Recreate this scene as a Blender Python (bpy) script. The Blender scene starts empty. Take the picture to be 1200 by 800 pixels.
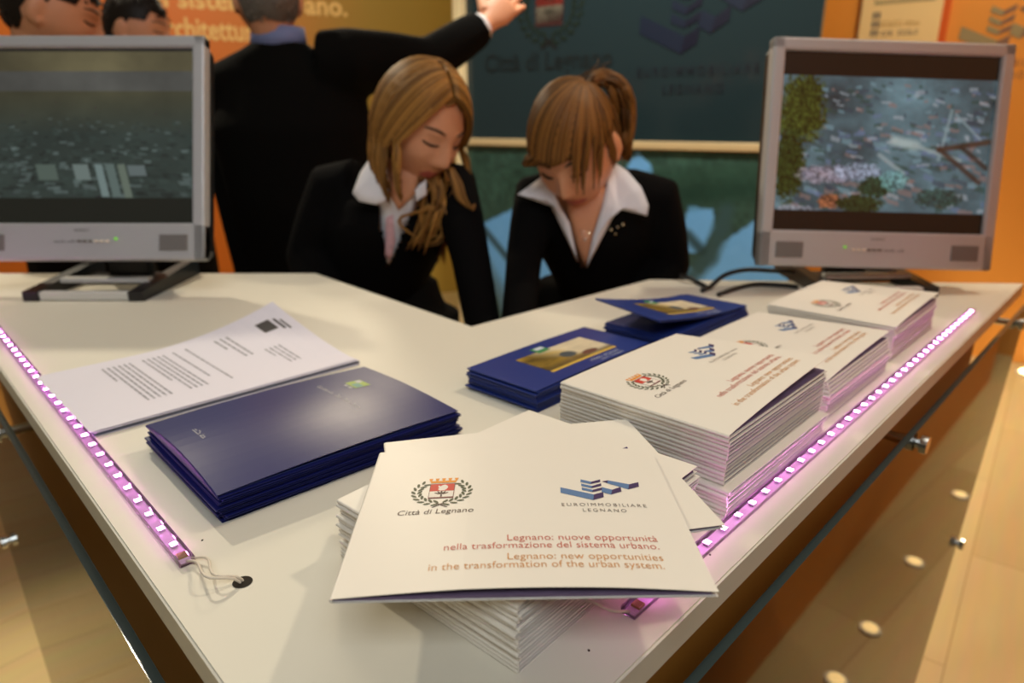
import bpy, bmesh, math, random
import numpy as np
from mathutils import Vector, Matrix
random.seed(7); np.random.seed(7)
SC = bpy.context.scene
COL = SC.collection

# ------------------------------------------------------------------ camera, exposure, world, lights
CT = 1.05                      # counter height
CAMZ = CT + 0.281
PITCH = math.radians(17.9)
FPX = 805.0
cd = bpy.data.cameras.new('camera'); cam = bpy.data.objects.new('camera', cd); COL.objects.link(cam)
cam.location = (0, 0, CAMZ); cam.rotation_euler = (math.pi/2 - PITCH, 0, 0)
cd.sensor_width = 36.0; cd.lens = FPX/1200*36.0; cd.clip_start = 0.02; cd.clip_end = 60
cd.dof.use_dof = True; cd.dof.focus_distance = 0.465; cd.dof.aperture_fstop = 5.2; cd.dof.aperture_blades = 7
SC.camera = cam
SC.view_settings.view_transform = 'Standard'; SC.view_settings.look = 'None'
SC.view_settings.exposure = 0.0; SC.view_settings.gamma = 1.0; SC.view_settings.use_curve_mapping = False

w = bpy.data.worlds.new('hall'); SC.world = w; w.use_nodes = True
bg = w.node_tree.nodes['Background']
bg.inputs['Color'].default_value = (1.0, 0.84, 0.60, 1); bg.inputs['Strength'].default_value = 0.13

WARM = (1.0, 0.88, 0.66)
def spot(name, loc, target, power, angle=60, size=0.10, color=WARM, blend=0.6):
    l = bpy.data.lights.new(name, 'SPOT'); l.energy = power; l.spot_size = math.radians(angle); l.spot_blend = blend
    l.shadow_soft_size = size; l.color = color
    o = bpy.data.objects.new(name, l); COL.objects.link(o); o.location = loc
    o.rotation_euler = (Vector(target)-Vector(loc)).to_track_quat('-Z', 'Y').to_euler()
    return o
def area(name, loc, target, power, sx, sy, color=WARM):
    l = bpy.data.lights.new(name, 'AREA'); l.shape = 'RECTANGLE'; l.size = sx; l.size_y = sy; l.energy = power; l.color = color
    o = bpy.data.objects.new(name, l); COL.objects.link(o); o.location = loc
    o.rotation_euler = (Vector(target)-Vector(loc)).to_track_quat('-Z', 'Y').to_euler()
    return o
spot('spot_key', (-1.95, 2.9, 3.3), (-0.1, 0.85, CT), 155, 70, 0.06)
spot('spot_back', (-0.85, 3.9, 2.75), (-0.1, 0.8, CT), 90, 50, 0.22, (1.0, 0.84, 0.60))
spot('spot_right', (1.45, 1.6, 3.4), (0.5, 0.8, CT), 85, 62, 0.08)
area('front_fill', (0.3, -1.6, 3.6), (0.1, 0.9, CT), 40, 2.2, 1.2, (0.88, 0.95, 1.0))  # unseen cool fill added from the camera side for brochures and collars
area('overhead_fill', (0.2, 1.25, 3.7), (0.15, 1.4, 0), 9, 1.8, 0.7, (1.0, 0.95, 0.86))  # unseen fill added overhead to lift the women's collars
spot('wall_wash_left', (-1.3, 2.6, 3.4), (-1.9, 4.9, 1.9), 130, 90, 0.15, (1.0, 0.83, 0.55))
spot('wall_wash_right', (2.3, 2.2, 3.4), (2.6, 4.0, 1.4), 230, 95, 0.15, (1.0, 0.90, 0.62))
spot('floor_fill', (2.0, 2.6, 3.1), (1.95, 2.3, 0), 210, 75, 0.2, (1.0, 0.88, 0.62))  # unseen spot added overhead to brighten the floor on the right
spot('floor_fill_left', (-2.4, 0.6, 2.4), (-1.0, 0.85, 0), 230, 42, 0.2, (1.0, 0.88, 0.66))  # unseen spot added to brighten the left floor and its glass reflection
spot('panel_fill', (0.1, 2.2, 3.4), (0.55, 3.45, 0.75), 330, 75, 0.15, (0.98, 0.94, 0.82))  # unseen spot added to brighten the display panel

# ------------------------------------------------------------------ helpers
def lin(c):
    c = c/255.0
    return c/12.92 if c <= 0.04045 else ((c+0.055)/1.055)**2.4
def rgb(r, g, b): return (lin(r), lin(g), lin(b), 1.0)
_cp, _sp = math.cos(PITCH), math.sin(PITCH)
def ray(px, py):
    a, b = (px-600)/FPX, (400-py)/FPX
    return Vector((a, _cp+b*_sp, -_sp+b*_cp))
def at(px, py, y):                      # point seen at (px,py) whose distance in front of the lens axis foot is y
    d = ray(px, py); return Vector((0, 0, CAMZ))+d*(y/d.y)
def onz(px, py, z):                     # point seen at (px,py) on the level z
    d = ray(px, py); return Vector((0, 0, CAMZ))+d*((z-CAMZ)/d.z)
def topx(p):
    x, y, z = p[0], p[1], p[2]-CAMZ
    zc = y*_cp-z*_sp; u = y*_sp+z*_cp
    return 600+FPX*x/zc, 400-FPX*u/zc

def mat(name, col, rough=0.5, metal=0.0, noise=0.0, nscale=30, bump=0.0, bscale=200, coat=0.0, emit=None, spec=0.5, stretch=None):
    m = bpy.data.materials.new(name); m.use_nodes = True
    nt = m.node_tree; b = nt.nodes['Principled BSDF']
    b.inputs['Base Color'].default_value = col; b.inputs['Roughness'].default_value = rough; b.inputs['Metallic'].default_value = metal
    b.inputs['Specular IOR Level'].default_value = spec
    if coat: b.inputs['Coat Weight'].default_value = coat; b.inputs['Coat Roughness'].default_value = 0.25
    if emit:
        b.inputs['Emission Color'].default_value = emit[0]; b.inputs['Emission Strength'].default_value = emit[1]
    if noise or bump:
        tc = nt.nodes.new('ShaderNodeTexCoord'); src = tc.outputs['Object']
        if stretch:
            mp = nt.nodes.new('ShaderNodeMapping'); mp.inputs['Scale'].default_value = stretch
            nt.links.new(src, mp.inputs['Vector']); src = mp.outputs['Vector']
    if noise:
        n = nt.nodes.new('ShaderNodeTexNoise'); n.inputs['Scale'].default_value = nscale; n.inputs['Detail'].default_value = 4
        nt.links.new(src, n.inputs['Vector'])
        mx = nt.nodes.new('ShaderNodeMix'); mx.data_type = 'RGBA'
        mx.inputs['A'].default_value = tuple(c*(1-noise) for c in col[:3])+(1,)
        mx.inputs['B'].default_value = tuple(min(1, c*(1+noise)) for c in col[:3])+(1,)
        nt.links.new(n.outputs['Fac'], mx.inputs['Factor']); nt.links.new(mx.outputs['Result'], b.inputs['Base Color'])
    if bump:
        n2 = nt.nodes.new('ShaderNodeTexNoise'); n2.inputs['Scale'].default_value = bscale; n2.inputs['Detail'].default_value = 3
        nt.links.new(src, n2.inputs['Vector'])
        bp = nt.nodes.new('ShaderNodeBump'); bp.inputs['Strength'].default_value = bump; bp.inputs['Distance'].default_value = 0.003
        nt.links.new(n2.outputs['Fac'], bp.inputs['Height']); nt.links.new(bp.outputs['Normal'], b.inputs['Normal'])
    return m
def mat_attr(name, emit=0.0, rough=0.4, coat=0.0):   # colour comes from the mesh's own printed picture
    m = bpy.data.materials.new(name); m.use_nodes = True; nt = m.node_tree; b = nt.nodes['Principled BSDF']
    a = nt.nodes.new('ShaderNodeVertexColor'); a.layer_name = 'picture'
    b.inputs['Roughness'].default_value = rough; b.inputs['Coat Weight'].default_value = coat
    if emit:
        b.inputs['Base Color'].default_value = (0.01, 0.01, 0.01, 1)
        nt.links.new(a.outputs['Color'], b.inputs['Emission Color']); b.inputs['Emission Strength'].default_value = emit
    else: nt.links.new(a.outputs['Color'], b.inputs['Base Color'])
    return m

def new_obj(name, me, mats=None, parent=None, smooth=False):
    o = bpy.data.objects.new(name, me); COL.objects.link(o)
    if mats is not None:
        for m in (mats if isinstance(mats, (list, tuple)) else [mats]): me.materials.append(m)
    if smooth:
        for p in me.polygons: p.use_smooth = True
    if parent is not None: o.parent = parent
    return o
def obj(name, bm, mats=None, parent=None, smooth=False, recalc=True):
    if recalc: bmesh.ops.recalc_face_normals(bm, faces=bm.faces[:])
    me = bpy.data.meshes.new(name); bm.to_mesh(me); bm.free()
    return new_obj(name, me, mats, parent, smooth)
def tag(o, label, cat, group=None, kind=None):
    o['label'] = label; o['category'] = cat
    if group: o['group'] = group
    if kind: o['kind'] = kind
    return o
def struct(o, label=None, cat=None):
    o['kind'] = 'structure'
    if label: o['label'] = label
    if cat: o['category'] = cat
    return o
def empty(name, loc=(0, 0, 0), rz=0.0):
    o = bpy.data.objects.new(name, None); COL.objects.link(o); o.location = loc; o.rotation_euler = (0, 0, rz); o.empty_display_size = 0.05
    return o
def copy_tree(o, parent=None):
    c = o.copy(); COL.objects.link(c)
    if parent is not None: c.parent = parent
    for ch in o.children: copy_tree(ch, c)
    return c

def box(bm, c, s, M=None, mi=0, bevel=0.0):
    vs = []
    g = bmesh.ops.create_cube(bm, size=1.0)
    for v in g['verts']:
        v.co = Vector((v.co.x*s[0], v.co.y*s[1], v.co.z*s[2]))
    if bevel:
        es = list({e for v in g['verts'] for e in v.link_edges})
        r = bmesh.ops.bevel(bm, geom=es, offset=bevel, segments=2, affect='EDGES', profile=0.5)
        vs = list({v for f in r['faces'] for v in f.verts} | {v for v in g['verts'] if v.is_valid})
    else: vs = g['verts']
    T = Matrix.Translation(Vector(c))
    if M is not None: T = T @ M.to_4x4()
    for v in vs: v.co = T @ v.co
    for f in {f for v in vs for f in v.link_faces}: f.material_index = mi
    return vs
def prism(bm, pts, z0, z1, mi=0):       # extruded polygon
    a = [bm.verts.new((p[0], p[1], z0)) for p in pts]; b = [bm.verts.new((p[0], p[1], z1)) for p in pts]
    n = len(pts); fs = [bm.faces.new(a[::-1]), bm.faces.new(b)]
    for i in range(n): fs.append(bm.faces.new((a[i], a[(i+1) % n], b[(i+1) % n], b[i])))
    for f in fs: f.material_index = mi
    return fs
def hull8(bm, bot, top, mi=0):          # solid between two matching polygons in 3D
    a = [bm.verts.new(p) for p in bot]; b = [bm.verts.new(p) for p in top]; n = len(bot)
    fs = [bm.faces.new(a[::-1]), bm.faces.new(b)]
    for i in range(n): fs.append(bm.faces.new((a[i], a[(i+1) % n], b[(i+1) % n], b[i])))
    for f in fs: f.material_index = mi
def tube(bm, pts, rad, seg=10, mi=0, flat=None, up=None):
    pts = [Vector(p) for p in pts]; n = len(pts)
    if not hasattr(rad, '__len__'): rad = [rad]*n
    rings = []; X = None
    for i, p in enumerate(pts):
        t = (pts[min(i+1, n-1)]-pts[max(i-1, 0)])
        if t.length < 1e-9: t = Vector((0, 0, 1))
        t.normalize()
        if X is None:
            u = Vector(up) if up is not None else (Vector((0, 0, 1)) if abs(t.z) < 0.9 else Vector((1, 0, 0)))
            X = u.cross(t).normalized()
        else:
            X = (X-t*X.dot(t))
            X = X.normalized() if X.length > 1e-6 else t.orthogonal().normalized()
        Y = t.cross(X)
        fl = 1.0 if flat is None else flat
        rings.append([bm.verts.new(p+X*(rad[i]*math.cos(2*math.pi*k/seg))+Y*(rad[i]*fl*math.sin(2*math.pi*k/seg))) for k in range(seg)])
    for i in range(n-1):
        for k in range(seg):
            f = bm.faces.new((rings[i][k], rings[i][(k+1) % seg], rings[i+1][(k+1) % seg], rings[i+1][k])); f.material_index = mi
    for r in (rings[0][::-1], rings[-1]):
        f = bm.faces.new(r); f.material_index = mi
def loft(bm, secs, seg=24, mi=0):       # secs: (centre, Xvec, Yvec) ellipse half axes
    rings = []
    for c, X, Y in secs:
        c, X, Y = Vector(c), Vector(X), Vector(Y)
        rings.append([bm.verts.new(c+X*math.cos(2*math.pi*k/seg)+Y*math.sin(2*math.pi*k/seg)) for k in range(seg)])
    for i in range(len(rings)-1):
        for k in range(seg):
            f = bm.faces.new((rings[i][k], rings[i][(k+1) % seg], rings[i+1][(k+1) % seg], rings[i+1][k])); f.material_index = mi
    bm.faces.new(rings[0][::-1]); bm.faces.new(rings[-1])
def ball(bm, c, r, M=None, sub=3):
    g = bmesh.ops.create_icosphere(bm, subdivisions=sub, radius=1.0)
    r = r if hasattr(r, '__len__') else (r, r, r)
    for v in g['verts']:
        p = Vector((v.co.x*r[0], v.co.y*r[1], v.co.z*r[2]))
        if M is not None: p = M @ p
        v.co = Vector(c)+p
    return g['verts']
def smoothpath(pts, n=24):              # Catmull-Rom
    P = [Vector(p) for p in pts]; P = [P[0]*2-P[1]]+P+[P[-1]*2-P[-2]]; out = []
    m = len(P)-3
    for i in range(n):
        t = i/(n-1)*m; k = min(int(t), m-1); t -= k
        a, b, c, d = P[k:k+4]
        out.append(0.5*((2*b)+(c-a)*t+(2*a-5*b+4*c-d)*t*t+(3*b-a-3*c+d)*t**3))
    return out
def grid_mesh(name, img, fn, mats, parent=None):   # img HxWx3 (linear), fn(u,v)->point, v=0 top
    H, W = img.shape[:2]
    V = [fn(i/(W-1), j/(H-1)) for j in range(H) for i in range(W)]
    F = [(j*W+i, (j+1)*W+i, (j+1)*W+i+1, j*W+i+1) for j in range(H-1) for i in range(W-1)]
    me = bpy.data.meshes.new(name); me.from_pydata([tuple(v) for v in V], [], F)
    at_ = me.color_attributes.new('picture', 'FLOAT_COLOR', 'POINT')
    arr = np.ones((H*W, 4), np.float32); arr[:, :3] = img.reshape(-1, 3)
    at_.data.foreach_set('color', arr.ravel())
    return new_obj(name, me, mats, parent)
def lina(a):
    a = np.clip(np.asarray(a, float)/255.0, 0, 1)
    return np.where(a <= 0.04045, a/12.92, ((a+0.055)/1.055)**2.4)
def text_mesh(s, width=None, height=None, align='LEFT', spacing=1.0, shear=0.0, bold=0.0):
    c = bpy.data.curves.new('t', 'FONT'); c.body = s; c.align_x = align; c.size = 1.0; c.space_character = spacing; c.shear = shear
    c.resolution_u = 3; c.offset = bold
    o = bpy.data.objects.new('t', c); COL.objects.link(o)
    dg = bpy.context.evaluated_depsgraph_get(); me = bpy.data.meshes.new_from_object(o.evaluated_get(dg))
    bpy.data.objects.remove(o); bpy.data.curves.remove(c)
    co = np.array([v.co[:2] for v in me.vertices]); fs = [tuple(p.vertices) for p in me.polygons]
    bpy.data.meshes.remove(me)
    x0, x1 = co[:, 0].min(), co[:, 0].max()
    if width: co[:, 0] = (co[:, 0]-x0)*(width/(x1-x0))
    else: co[:, 0] -= x0
    return co, fs
class Flat:                              # flat printing gathered into one mesh with colour slots
    def __init__(s): s.V = []; s.F = []; s.M = []
    def poly(s, pts, mi):
        b = len(s.V); s.V += [tuple(p) for p in pts]; s.F.append(tuple(range(b, b+len(pts)))); s.M.append(mi)
    def text(s, t, x, y, width, capheight, mi, spacing=1.0, shear=0.0, align='L', bold=0.0):
        co, fs = text_mesh(t, width, spacing=spacing, shear=shear, bold=bold)
        co = co.copy(); co[:, 1] *= capheight/0.73
        if align == 'R': co[:, 0] -= width
        if align == 'C': co[:, 0] -= width/2
        b = len(s.V); s.V += [(x+p[0], y+p[1]) for p in co]
        s.F += [tuple(b+i for i in f) for f in fs]; s.M += [mi]*len(fs)
    def marks(s, words, x, y, width, h, mi):   # lettering too small to be read: letter-sized strokes in word groups
        n = sum(words)+len(words)-1; st = width/n; k = 0; r = random.Random(n*7+len(words))
        for w_ in words:
            for i in range(w_):
                a, b = x+st*k, x+st*(k+0.72); hh = h*r.choice((0.68, 0.68, 1.0)); t = h*0.2
                c = r.randrange(3)
                if c < 2: s.poly([(a, y), (a+st*0.24, y), (a+st*0.24, y+hh), (a, y+hh)], mi)
                if c > 0: s.poly([(a, y+hh-t), (b, y+hh-t), (b, y+hh), (a, y+hh)], mi)
                s.poly([(a, y), (b, y), (b, y+t), (a, y+t)], mi); k += 1
            k += 1
    def ellipse(s, cx, cy, a, b, rot, mi, n=8):
        c, d = math.cos(rot), math.sin(rot)
        s.poly([(cx+a*math.cos(t)*c-b*math.sin(t)*d, cy+a*math.cos(t)*d+b*math.sin(t)*c) for t in [2*math.pi*k/n for k in range(n)]], mi)
    def build(s, name, fn, mats, parent=None, layer=None):
        me = bpy.data.meshes.new(name)
        V = [tuple(fn(p[0], p[1])) for p in s.V]
        me.from_pydata(V, [], s.F)
        for p, m in zip(me.polygons, s.M): p.material_index = m
        return new_obj(name, me, mats, parent)

# ------------------------------------------------------------------ materials
M_white = mat('white_laminate', rgb(226, 220, 204), 0.5, spec=0.3, noise=0.02, nscale=6)
M_edge = mat('laminate_edge', rgb(205, 200, 182), 0.5)
M_paper = mat('coated_paper', rgb(238, 231, 218), 0.42, noise=0.012, nscale=20)
M_sheet = mat('copy_paper', rgb(232, 228, 240), 0.7)
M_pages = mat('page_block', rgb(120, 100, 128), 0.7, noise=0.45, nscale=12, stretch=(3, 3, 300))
M_inner = mat('inner_cover_purple', rgb(52, 44, 74), 0.5)
M_blue = mat('navy_card', rgb(26, 32, 98), 0.36, spec=0.28)
M_blue2 = mat('booklet_blue_card', rgb(30, 52, 128), 0.38, coat=0.25)
M_blueedge = mat('booklet_page_edge', rgb(88, 100, 138), 0.6, noise=0.3, nscale=20, stretch=(2, 2, 400))
M_body = mat('counter_amber_board', rgb(176, 120, 48), 0.45, noise=0.08, nscale=4)
M_black = mat('black_wool', rgb(10, 9, 9), 0.9, bump=0.25, bscale=60, spec=0.08)
M_black2 = mat('dark_suit_cloth', rgb(13, 12, 10), 0.9, bump=0.25, bscale=50, spec=0.08)
M_shirt = mat('white_cotton', rgb(232, 228, 232), 0.75, bump=0.1, bscale=90)
M_silver = mat('silver_plastic', rgb(186, 187, 188), 0.42, metal=0.15)
M_dkpl = mat('dark_plastic', rgb(22, 22, 24), 0.4)
M_grille = mat('speaker_grille', rgb(128, 124, 120), 0.6)
M_chrome = mat('chrome', rgb(210, 210, 205), 0.15, metal=1.0)
M_brushed = mat('brushed_aluminium', rgb(214, 212, 206), 0.4)
M_skin = mat('skin', rgb(214, 150, 112), 0.5, noise=0.05, nscale=40)
M_lips = mat('lips', rgb(176, 88, 78), 0.45)
M_brow = mat('brow_hair', rgb(70, 46, 26), 0.7)

def hair_mat(name, dark, light, scale=70):
    m = bpy.data.materials.new(name); m.use_nodes = True; nt = m.node_tree; b = nt.nodes['Principled BSDF']
    a = nt.nodes.new('ShaderNodeVertexColor'); a.layer_name = 'picture'
    mx = nt.nodes.new('ShaderNodeMix'); mx.data_type = 'RGBA'; mx.inputs['A'].default_value = dark; mx.inputs['B'].default_value = light
    nt.links.new(a.outputs['Color'], mx.inputs['Factor']); nt.links.new(mx.outputs['Result'], b.inputs['Base Color'])
    b.inputs['Roughness'].default_value = 0.5; b.inputs['Specular IOR Level'].default_value = 0.22
    return m
M_blonde = hair_mat('blonde_hair', rgb(70, 42, 16), rgb(190, 136, 66))
M_honey = hair_mat('honey_hair', rgb(48, 28, 10), rgb(152, 102, 46))
M_grey = hair_mat('grey_hair', rgb(70, 66, 60), rgb(168, 160, 148))
M_dark = hair_mat('dark_hair', rgb(16, 11, 8), rgb(46, 34, 24))

def glass_mat(name, tint, rough=0.03, ior=1.5):
    m = bpy.data.materials.new(name); m.use_nodes = True; nt = m.node_tree; nt.nodes.clear()
    out = nt.nodes.new('ShaderNodeOutputMaterial'); mix = nt.nodes.new('ShaderNodeMixShader')
    tr = nt.nodes.new('ShaderNodeBsdfTransparent'); tr.inputs['Color'].default_value = tint
    gl = nt.nodes.new('ShaderNodeBsdfGlossy'); gl.inputs['Roughness'].default_value = rough
    fr = nt.nodes.new('ShaderNodeFresnel'); fr.inputs['IOR'].default_value = ior
    nt.links.new(fr.outputs['Fac'], mix.inputs['Fac']); nt.links.new(tr.outputs['BSDF'], mix.inputs[1]); nt.links.new(gl.outputs['BSDF'], mix.inputs[2])
    nt.links.new(mix.outputs['Shader'], out.inputs['Surface'])
    return m
M_glass = glass_mat('clear_glass', (0.94, 0.97, 0.95, 1), 0.03, 1.5)
M_gedge = mat('glass_edge', rgb(58, 74, 74), 0.08, spec=0.9)
M_tube = glass_mat('clear_led_sleeve', (1.0, 0.93, 1.0, 1), 0.12)

# ------------------------------------------------------------------ directions of the two wings
aR, aL = math.radians(46.77), math.radians(133.57)
uR, nR = Vector((math.cos(aR), math.sin(aR), 0)), Vector((-math.sin(aR), math.cos(aR), 0))     # n points inwards
uL, nL = Vector((math.cos(aL), math.sin(aL), 0)), Vector((math.sin(aL), -math.cos(aL), 0))
def onR(a, s, z): return uR*a+nR*s+Vector((0, 0, z))
def onL(a, s, z): return uL*a+nL*s+Vector((0, 0, z))
def meet(n1, k1, n2, k2):
    d = n1.x*n2.y-n1.y*n2.x
    return Vector(((k1*n2.y-n1.y*k2)/d, (n1.x*k2-k1*n2.x)/d, 0))
oR, iR, oL, iL = 0.157, 0.684, 0.0875, 0.611
def wing_poly(dR, dL, back):            # V plan with the outer edges moved in by dR/dL
    apex = meet(nR, oR+dR, nL, oL+dL); inner = Vector((-0.058, 0.937, 0))
    eR0 = onR((1.212+0-back-nR.y*(oR+dR))/uR.y, oR+dR, 0); eR1 = Vector((0.253, 1.243-back, 0))
    eL1 = Vector((-0.377, 1.297-back, 0)); eL0 = onL((1.297-back-nL.y*(oL+dL))/uL.y, oL+dL, 0)
    return [apex, eR0, eR1, inner, eL1, eL0]

# ------------------------------------------------------------------ the setting
def floor_mat():
    m = bpy.data.materials.new('light_wood_floor'); m.use_nodes = True; nt = m.node_tree; b = nt.nodes['Principled BSDF']
    tc = nt.nodes.new('ShaderNodeTexCoord'); mp = nt.nodes.new('ShaderNodeMapping'); mp.inputs['Rotation'].default_value = (0, 0, math.radians(-52))
    nt.links.new(tc.outputs['Object'], mp.inputs['Vector'])
    br = nt.nodes.new('ShaderNodeTexBrick'); br.inputs['Scale'].default_value = 1.0
    br.inputs['Brick Width'].default_value = 1.2; br.inputs['Row Height'].default_value = 0.19; br.inputs['Mortar Size'].default_value = 0.0015
    br.inputs['Color1'].default_value = rgb(214, 190, 138); br.inputs['Color2'].default_value = rgb(200, 174, 122); br.inputs['Mortar'].default_value = rgb(168, 134, 90)
    nt.links.new(mp.outputs['Vector'], br.inputs['Vector'])
    n = nt.nodes.new('ShaderNodeTexNoise'); n.inputs['Scale'].default_value = 3; n.inputs['Detail'].default_value = 6
    mp2 = nt.nodes.new('ShaderNodeMapping'); mp2.inputs['Scale'].default_value = (1, 9, 1); nt.links.new(mp.outputs['Vector'], mp2.inputs['Vector']); nt.links.new(mp2.outputs['Vector'], n.inputs['Vector'])
    mx = nt.nodes.new('ShaderNodeMix'); mx.data_type = 'RGBA'; mx.blend_type = 'MULTIPLY'; mx.inputs['Factor'].default_value = 0.25
    nt.links.new(br.outputs['Color'], mx.inputs['A']); nt.links.new(n.outputs['Color'], mx.inputs['B']); nt.links.new(mx.outputs['Result'], b.inputs['Base Color'])
    b.inputs['Roughness'].default_value = 0.35
    return m
bm = bmesh.new(); prism(bm, [(-6, -3), (6, -3), (6, 8), (-6, 8)], -0.05, 0.0)
struct(obj('floor', bm, floor_mat()))

def wall_mat(name, c0, c1, axis_scale, off):     # printed two-tone graphic running along the wall
    m = bpy.data.materials.new(name); m.use_nodes = True; nt = m.node_tree; b = nt.nodes['Principled BSDF']
    tc = nt.nodes.new('ShaderNodeTexCoord'); sx = nt.nodes.new('ShaderNodeSeparateXYZ'); nt.links.new(tc.outputs['Object'], sx.inputs[0])
    mr = nt.nodes.new('ShaderNodeMapRange'); mr.inputs['From Min'].default_value = off; mr.inputs['From Max'].default_value = off+axis_scale; mr.interpolation_type = 'SMOOTHSTEP'
    nt.links.new(sx.outputs['X'], mr.inputs['Value'])
    mx = nt.nodes.new('ShaderNodeMix'); mx.data_type = 'RGBA'; mx.inputs['A'].default_value = c0; mx.inputs['B'].default_value = c1
    nt.links.new(mr.outputs['Result'], mx.inputs['Factor']); nt.links.new(mx.outputs['Result'], b.inputs['Base Color']); b.inputs['Roughness'].default_value = 0.45
    return m
def wall(name, p, ang, x0, x1, h, m):    # local x runs along the wall, local -y faces the room
    o = None; bm = bmesh.new(); prism(bm, [(x0, 0), (x1, 0), (x1, 0.08), (x0, 0.08)], 0, h)
    o = obj(name, bm, m); o.location = p; o.rotation_euler = (0, 0, math.radians(ang)); return struct(o)
WLP, WLA = Vector((-0.55, 5.40, 0)), 22.0
wall_left = wall('wall_left', WLP, WLA, -5.0, 0.75, 3.4, wall_mat('left_wall_graphic', rgb(226, 122, 30), rgb(168, 140, 58), 1.3, -1.7))
WRP, WRA = Vector((2.88, 3.74, 0)), -33.0
wall_right = wall('wall_right', WRP, WRA, -2.6, 2.2, 3.4, wall_mat('right_wall_graphic', rgb(226, 146, 52), rgb(224, 150, 62), 0.9, -1.6))
bm = bmesh.new(); W0, W1 = Vector((0.62, 0.36, 0)), Vector((3.05, 2.98, 0)); u_ = (W1-W0).normalized(); n_ = Vector((u_.y, -u_.x, 0))*0.08
prism(bm, [W0, W0+n_, W1+n_, W1], 0, 3.4)
struct(obj('wall_side', bm, mat('side_wall_orange', rgb(224, 138, 46), 0.45)))
def local_on(o_p, ang, px, py):          # wall coordinates (x along, z) of the wall point seen at a pixel
    a = math.radians(ang); d = ray(px, py); n = Vector((-math.sin(a), math.cos(a), 0)); u = Vector((math.cos(a), math.sin(a), 0))
    C = Vector((0, 0, CAMZ)); t = (o_p-C).dot(n)/d.dot(n); P = C+d*t
    return (P-o_p).dot(u), P.z

# ---- printing shared by the brochures, the wall and the panel (millimetres on the brochure cover)
PR = dict(red=0, darkred=1, orange=2, green=3, brown=4, white=5, lblue=6, purple=7, textbrown=8, grey=9, tred=10, torange=11)
M_print = [mat('print_'+n, c, 0.5) for n, c in [('red', rgb(206, 58, 40)), ('dark_red', rgb(110, 40, 34)), ('orange', rgb(232, 150, 40)), ('green', rgb(78, 84, 54)),
           ('brown', rgb(74, 48, 34)), ('white', rgb(238, 230, 218)), ('light_blue', rgb(92, 124, 168)), ('purple', rgb(66, 44, 92)), ('text_brown', rgb(92, 72, 58)),
           ('grey', rgb(128, 118, 110)), ('text_red', rgb(196, 90, 66)), ('text_orange', rgb(206, 142, 66))]]
def crest(F, ox=0.0, oy=0.0, k=1.0, text=True):
    def q(x, y): return (ox+x*k, oy+y*k)
    P = lambda pts, m: F.poly([q(*p) for p in pts], PR[m])
    P([(40.4, 93.2), (56.4, 93.2), (56.9, 112.2), (40.6, 112.2)], 'darkred')
    P([(40.9, 102.6), (56.2, 102.6), (56.5, 111.7), (41.0, 111.7)], 'red')
    P([(40.8, 94.8), (56.0, 94.8), (56.2, 102.4), (40.9, 102.4)], 'white')
    P([(47.2, 103.2), (50.0, 103.2), (51.6, 105.0), (52.4, 107.6), (51.6, 109.6), (50.2, 110.8), (48.8, 110.2), (47.2, 108.6), (46.4, 110.0), (45.8, 108.2), (46.8, 106.6), (45.9, 105.0)], 'white')
    P([(47.9, 95.0), (49.1, 95.0), (49.0, 98.4), (48.0, 98.4)], 'brown')
    for a in (-60, -30, 0, 30, 60):
        F.ellipse(*q(48.5+3.0*math.sin(math.radians(a)), 98.2+2.4*math.cos(math.radians(a))), 2.4*k, 0.75*k, math.radians(90-a), PR['brown'], 6)
    P([(40.8, 113.4), (57.2, 113.4), (57.6, 116.2), (40.3, 116.2)], 'orange')
    for i in range(5):
        x = 39.6+4.7*i; P([(x-0.3, 116.0), (x+0.9, 116.0), (x+1.9, 119.5), (x-1.3, 119.5)] if False else [(39.9+4.2*i, 116.0), (41.2+4.2*i, 116.0), (41.9+4.2*i, 119.6), (39.2+4.2*i, 119.6)], 'orange')
    for sgn in (-1, 1):                   # laurel sprays
        for i in range(9):
            a = math.radians(-78+ i*15.5)
            cx, cy = 48.7+sgn*16.2*math.cos(a), 102.0+15.0*math.sin(a)
            tang = math.atan2(15.0*math.cos(a), -sgn*16.2*math.sin(a))
            for off, rr in ((0.55, 1), (-0.55, -1)):
                nx, ny = math.cos(a)*sgn, math.sin(a)
                F.ellipse(*q(cx+nx*rr*2.0, cy+ny*rr*2.0), 2.5*k, 1.0*k, tang-sgn*rr*0.6, PR['green'], 7)
    P([(43.4, 82.4), (44.4, 82.0), (51.4, 87.0), (50.4, 87.5)], 'brown'); P([(53.6, 82.4), (52.6, 82.0), (45.6, 87.0), (46.6, 87.5)], 'brown')
    if text: F.text('Citt\u00e0 di Legnano', *q(23.6, 75.0), 46.0*k, 5.6*k, PR['textbrown'], shear=0.12)
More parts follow.
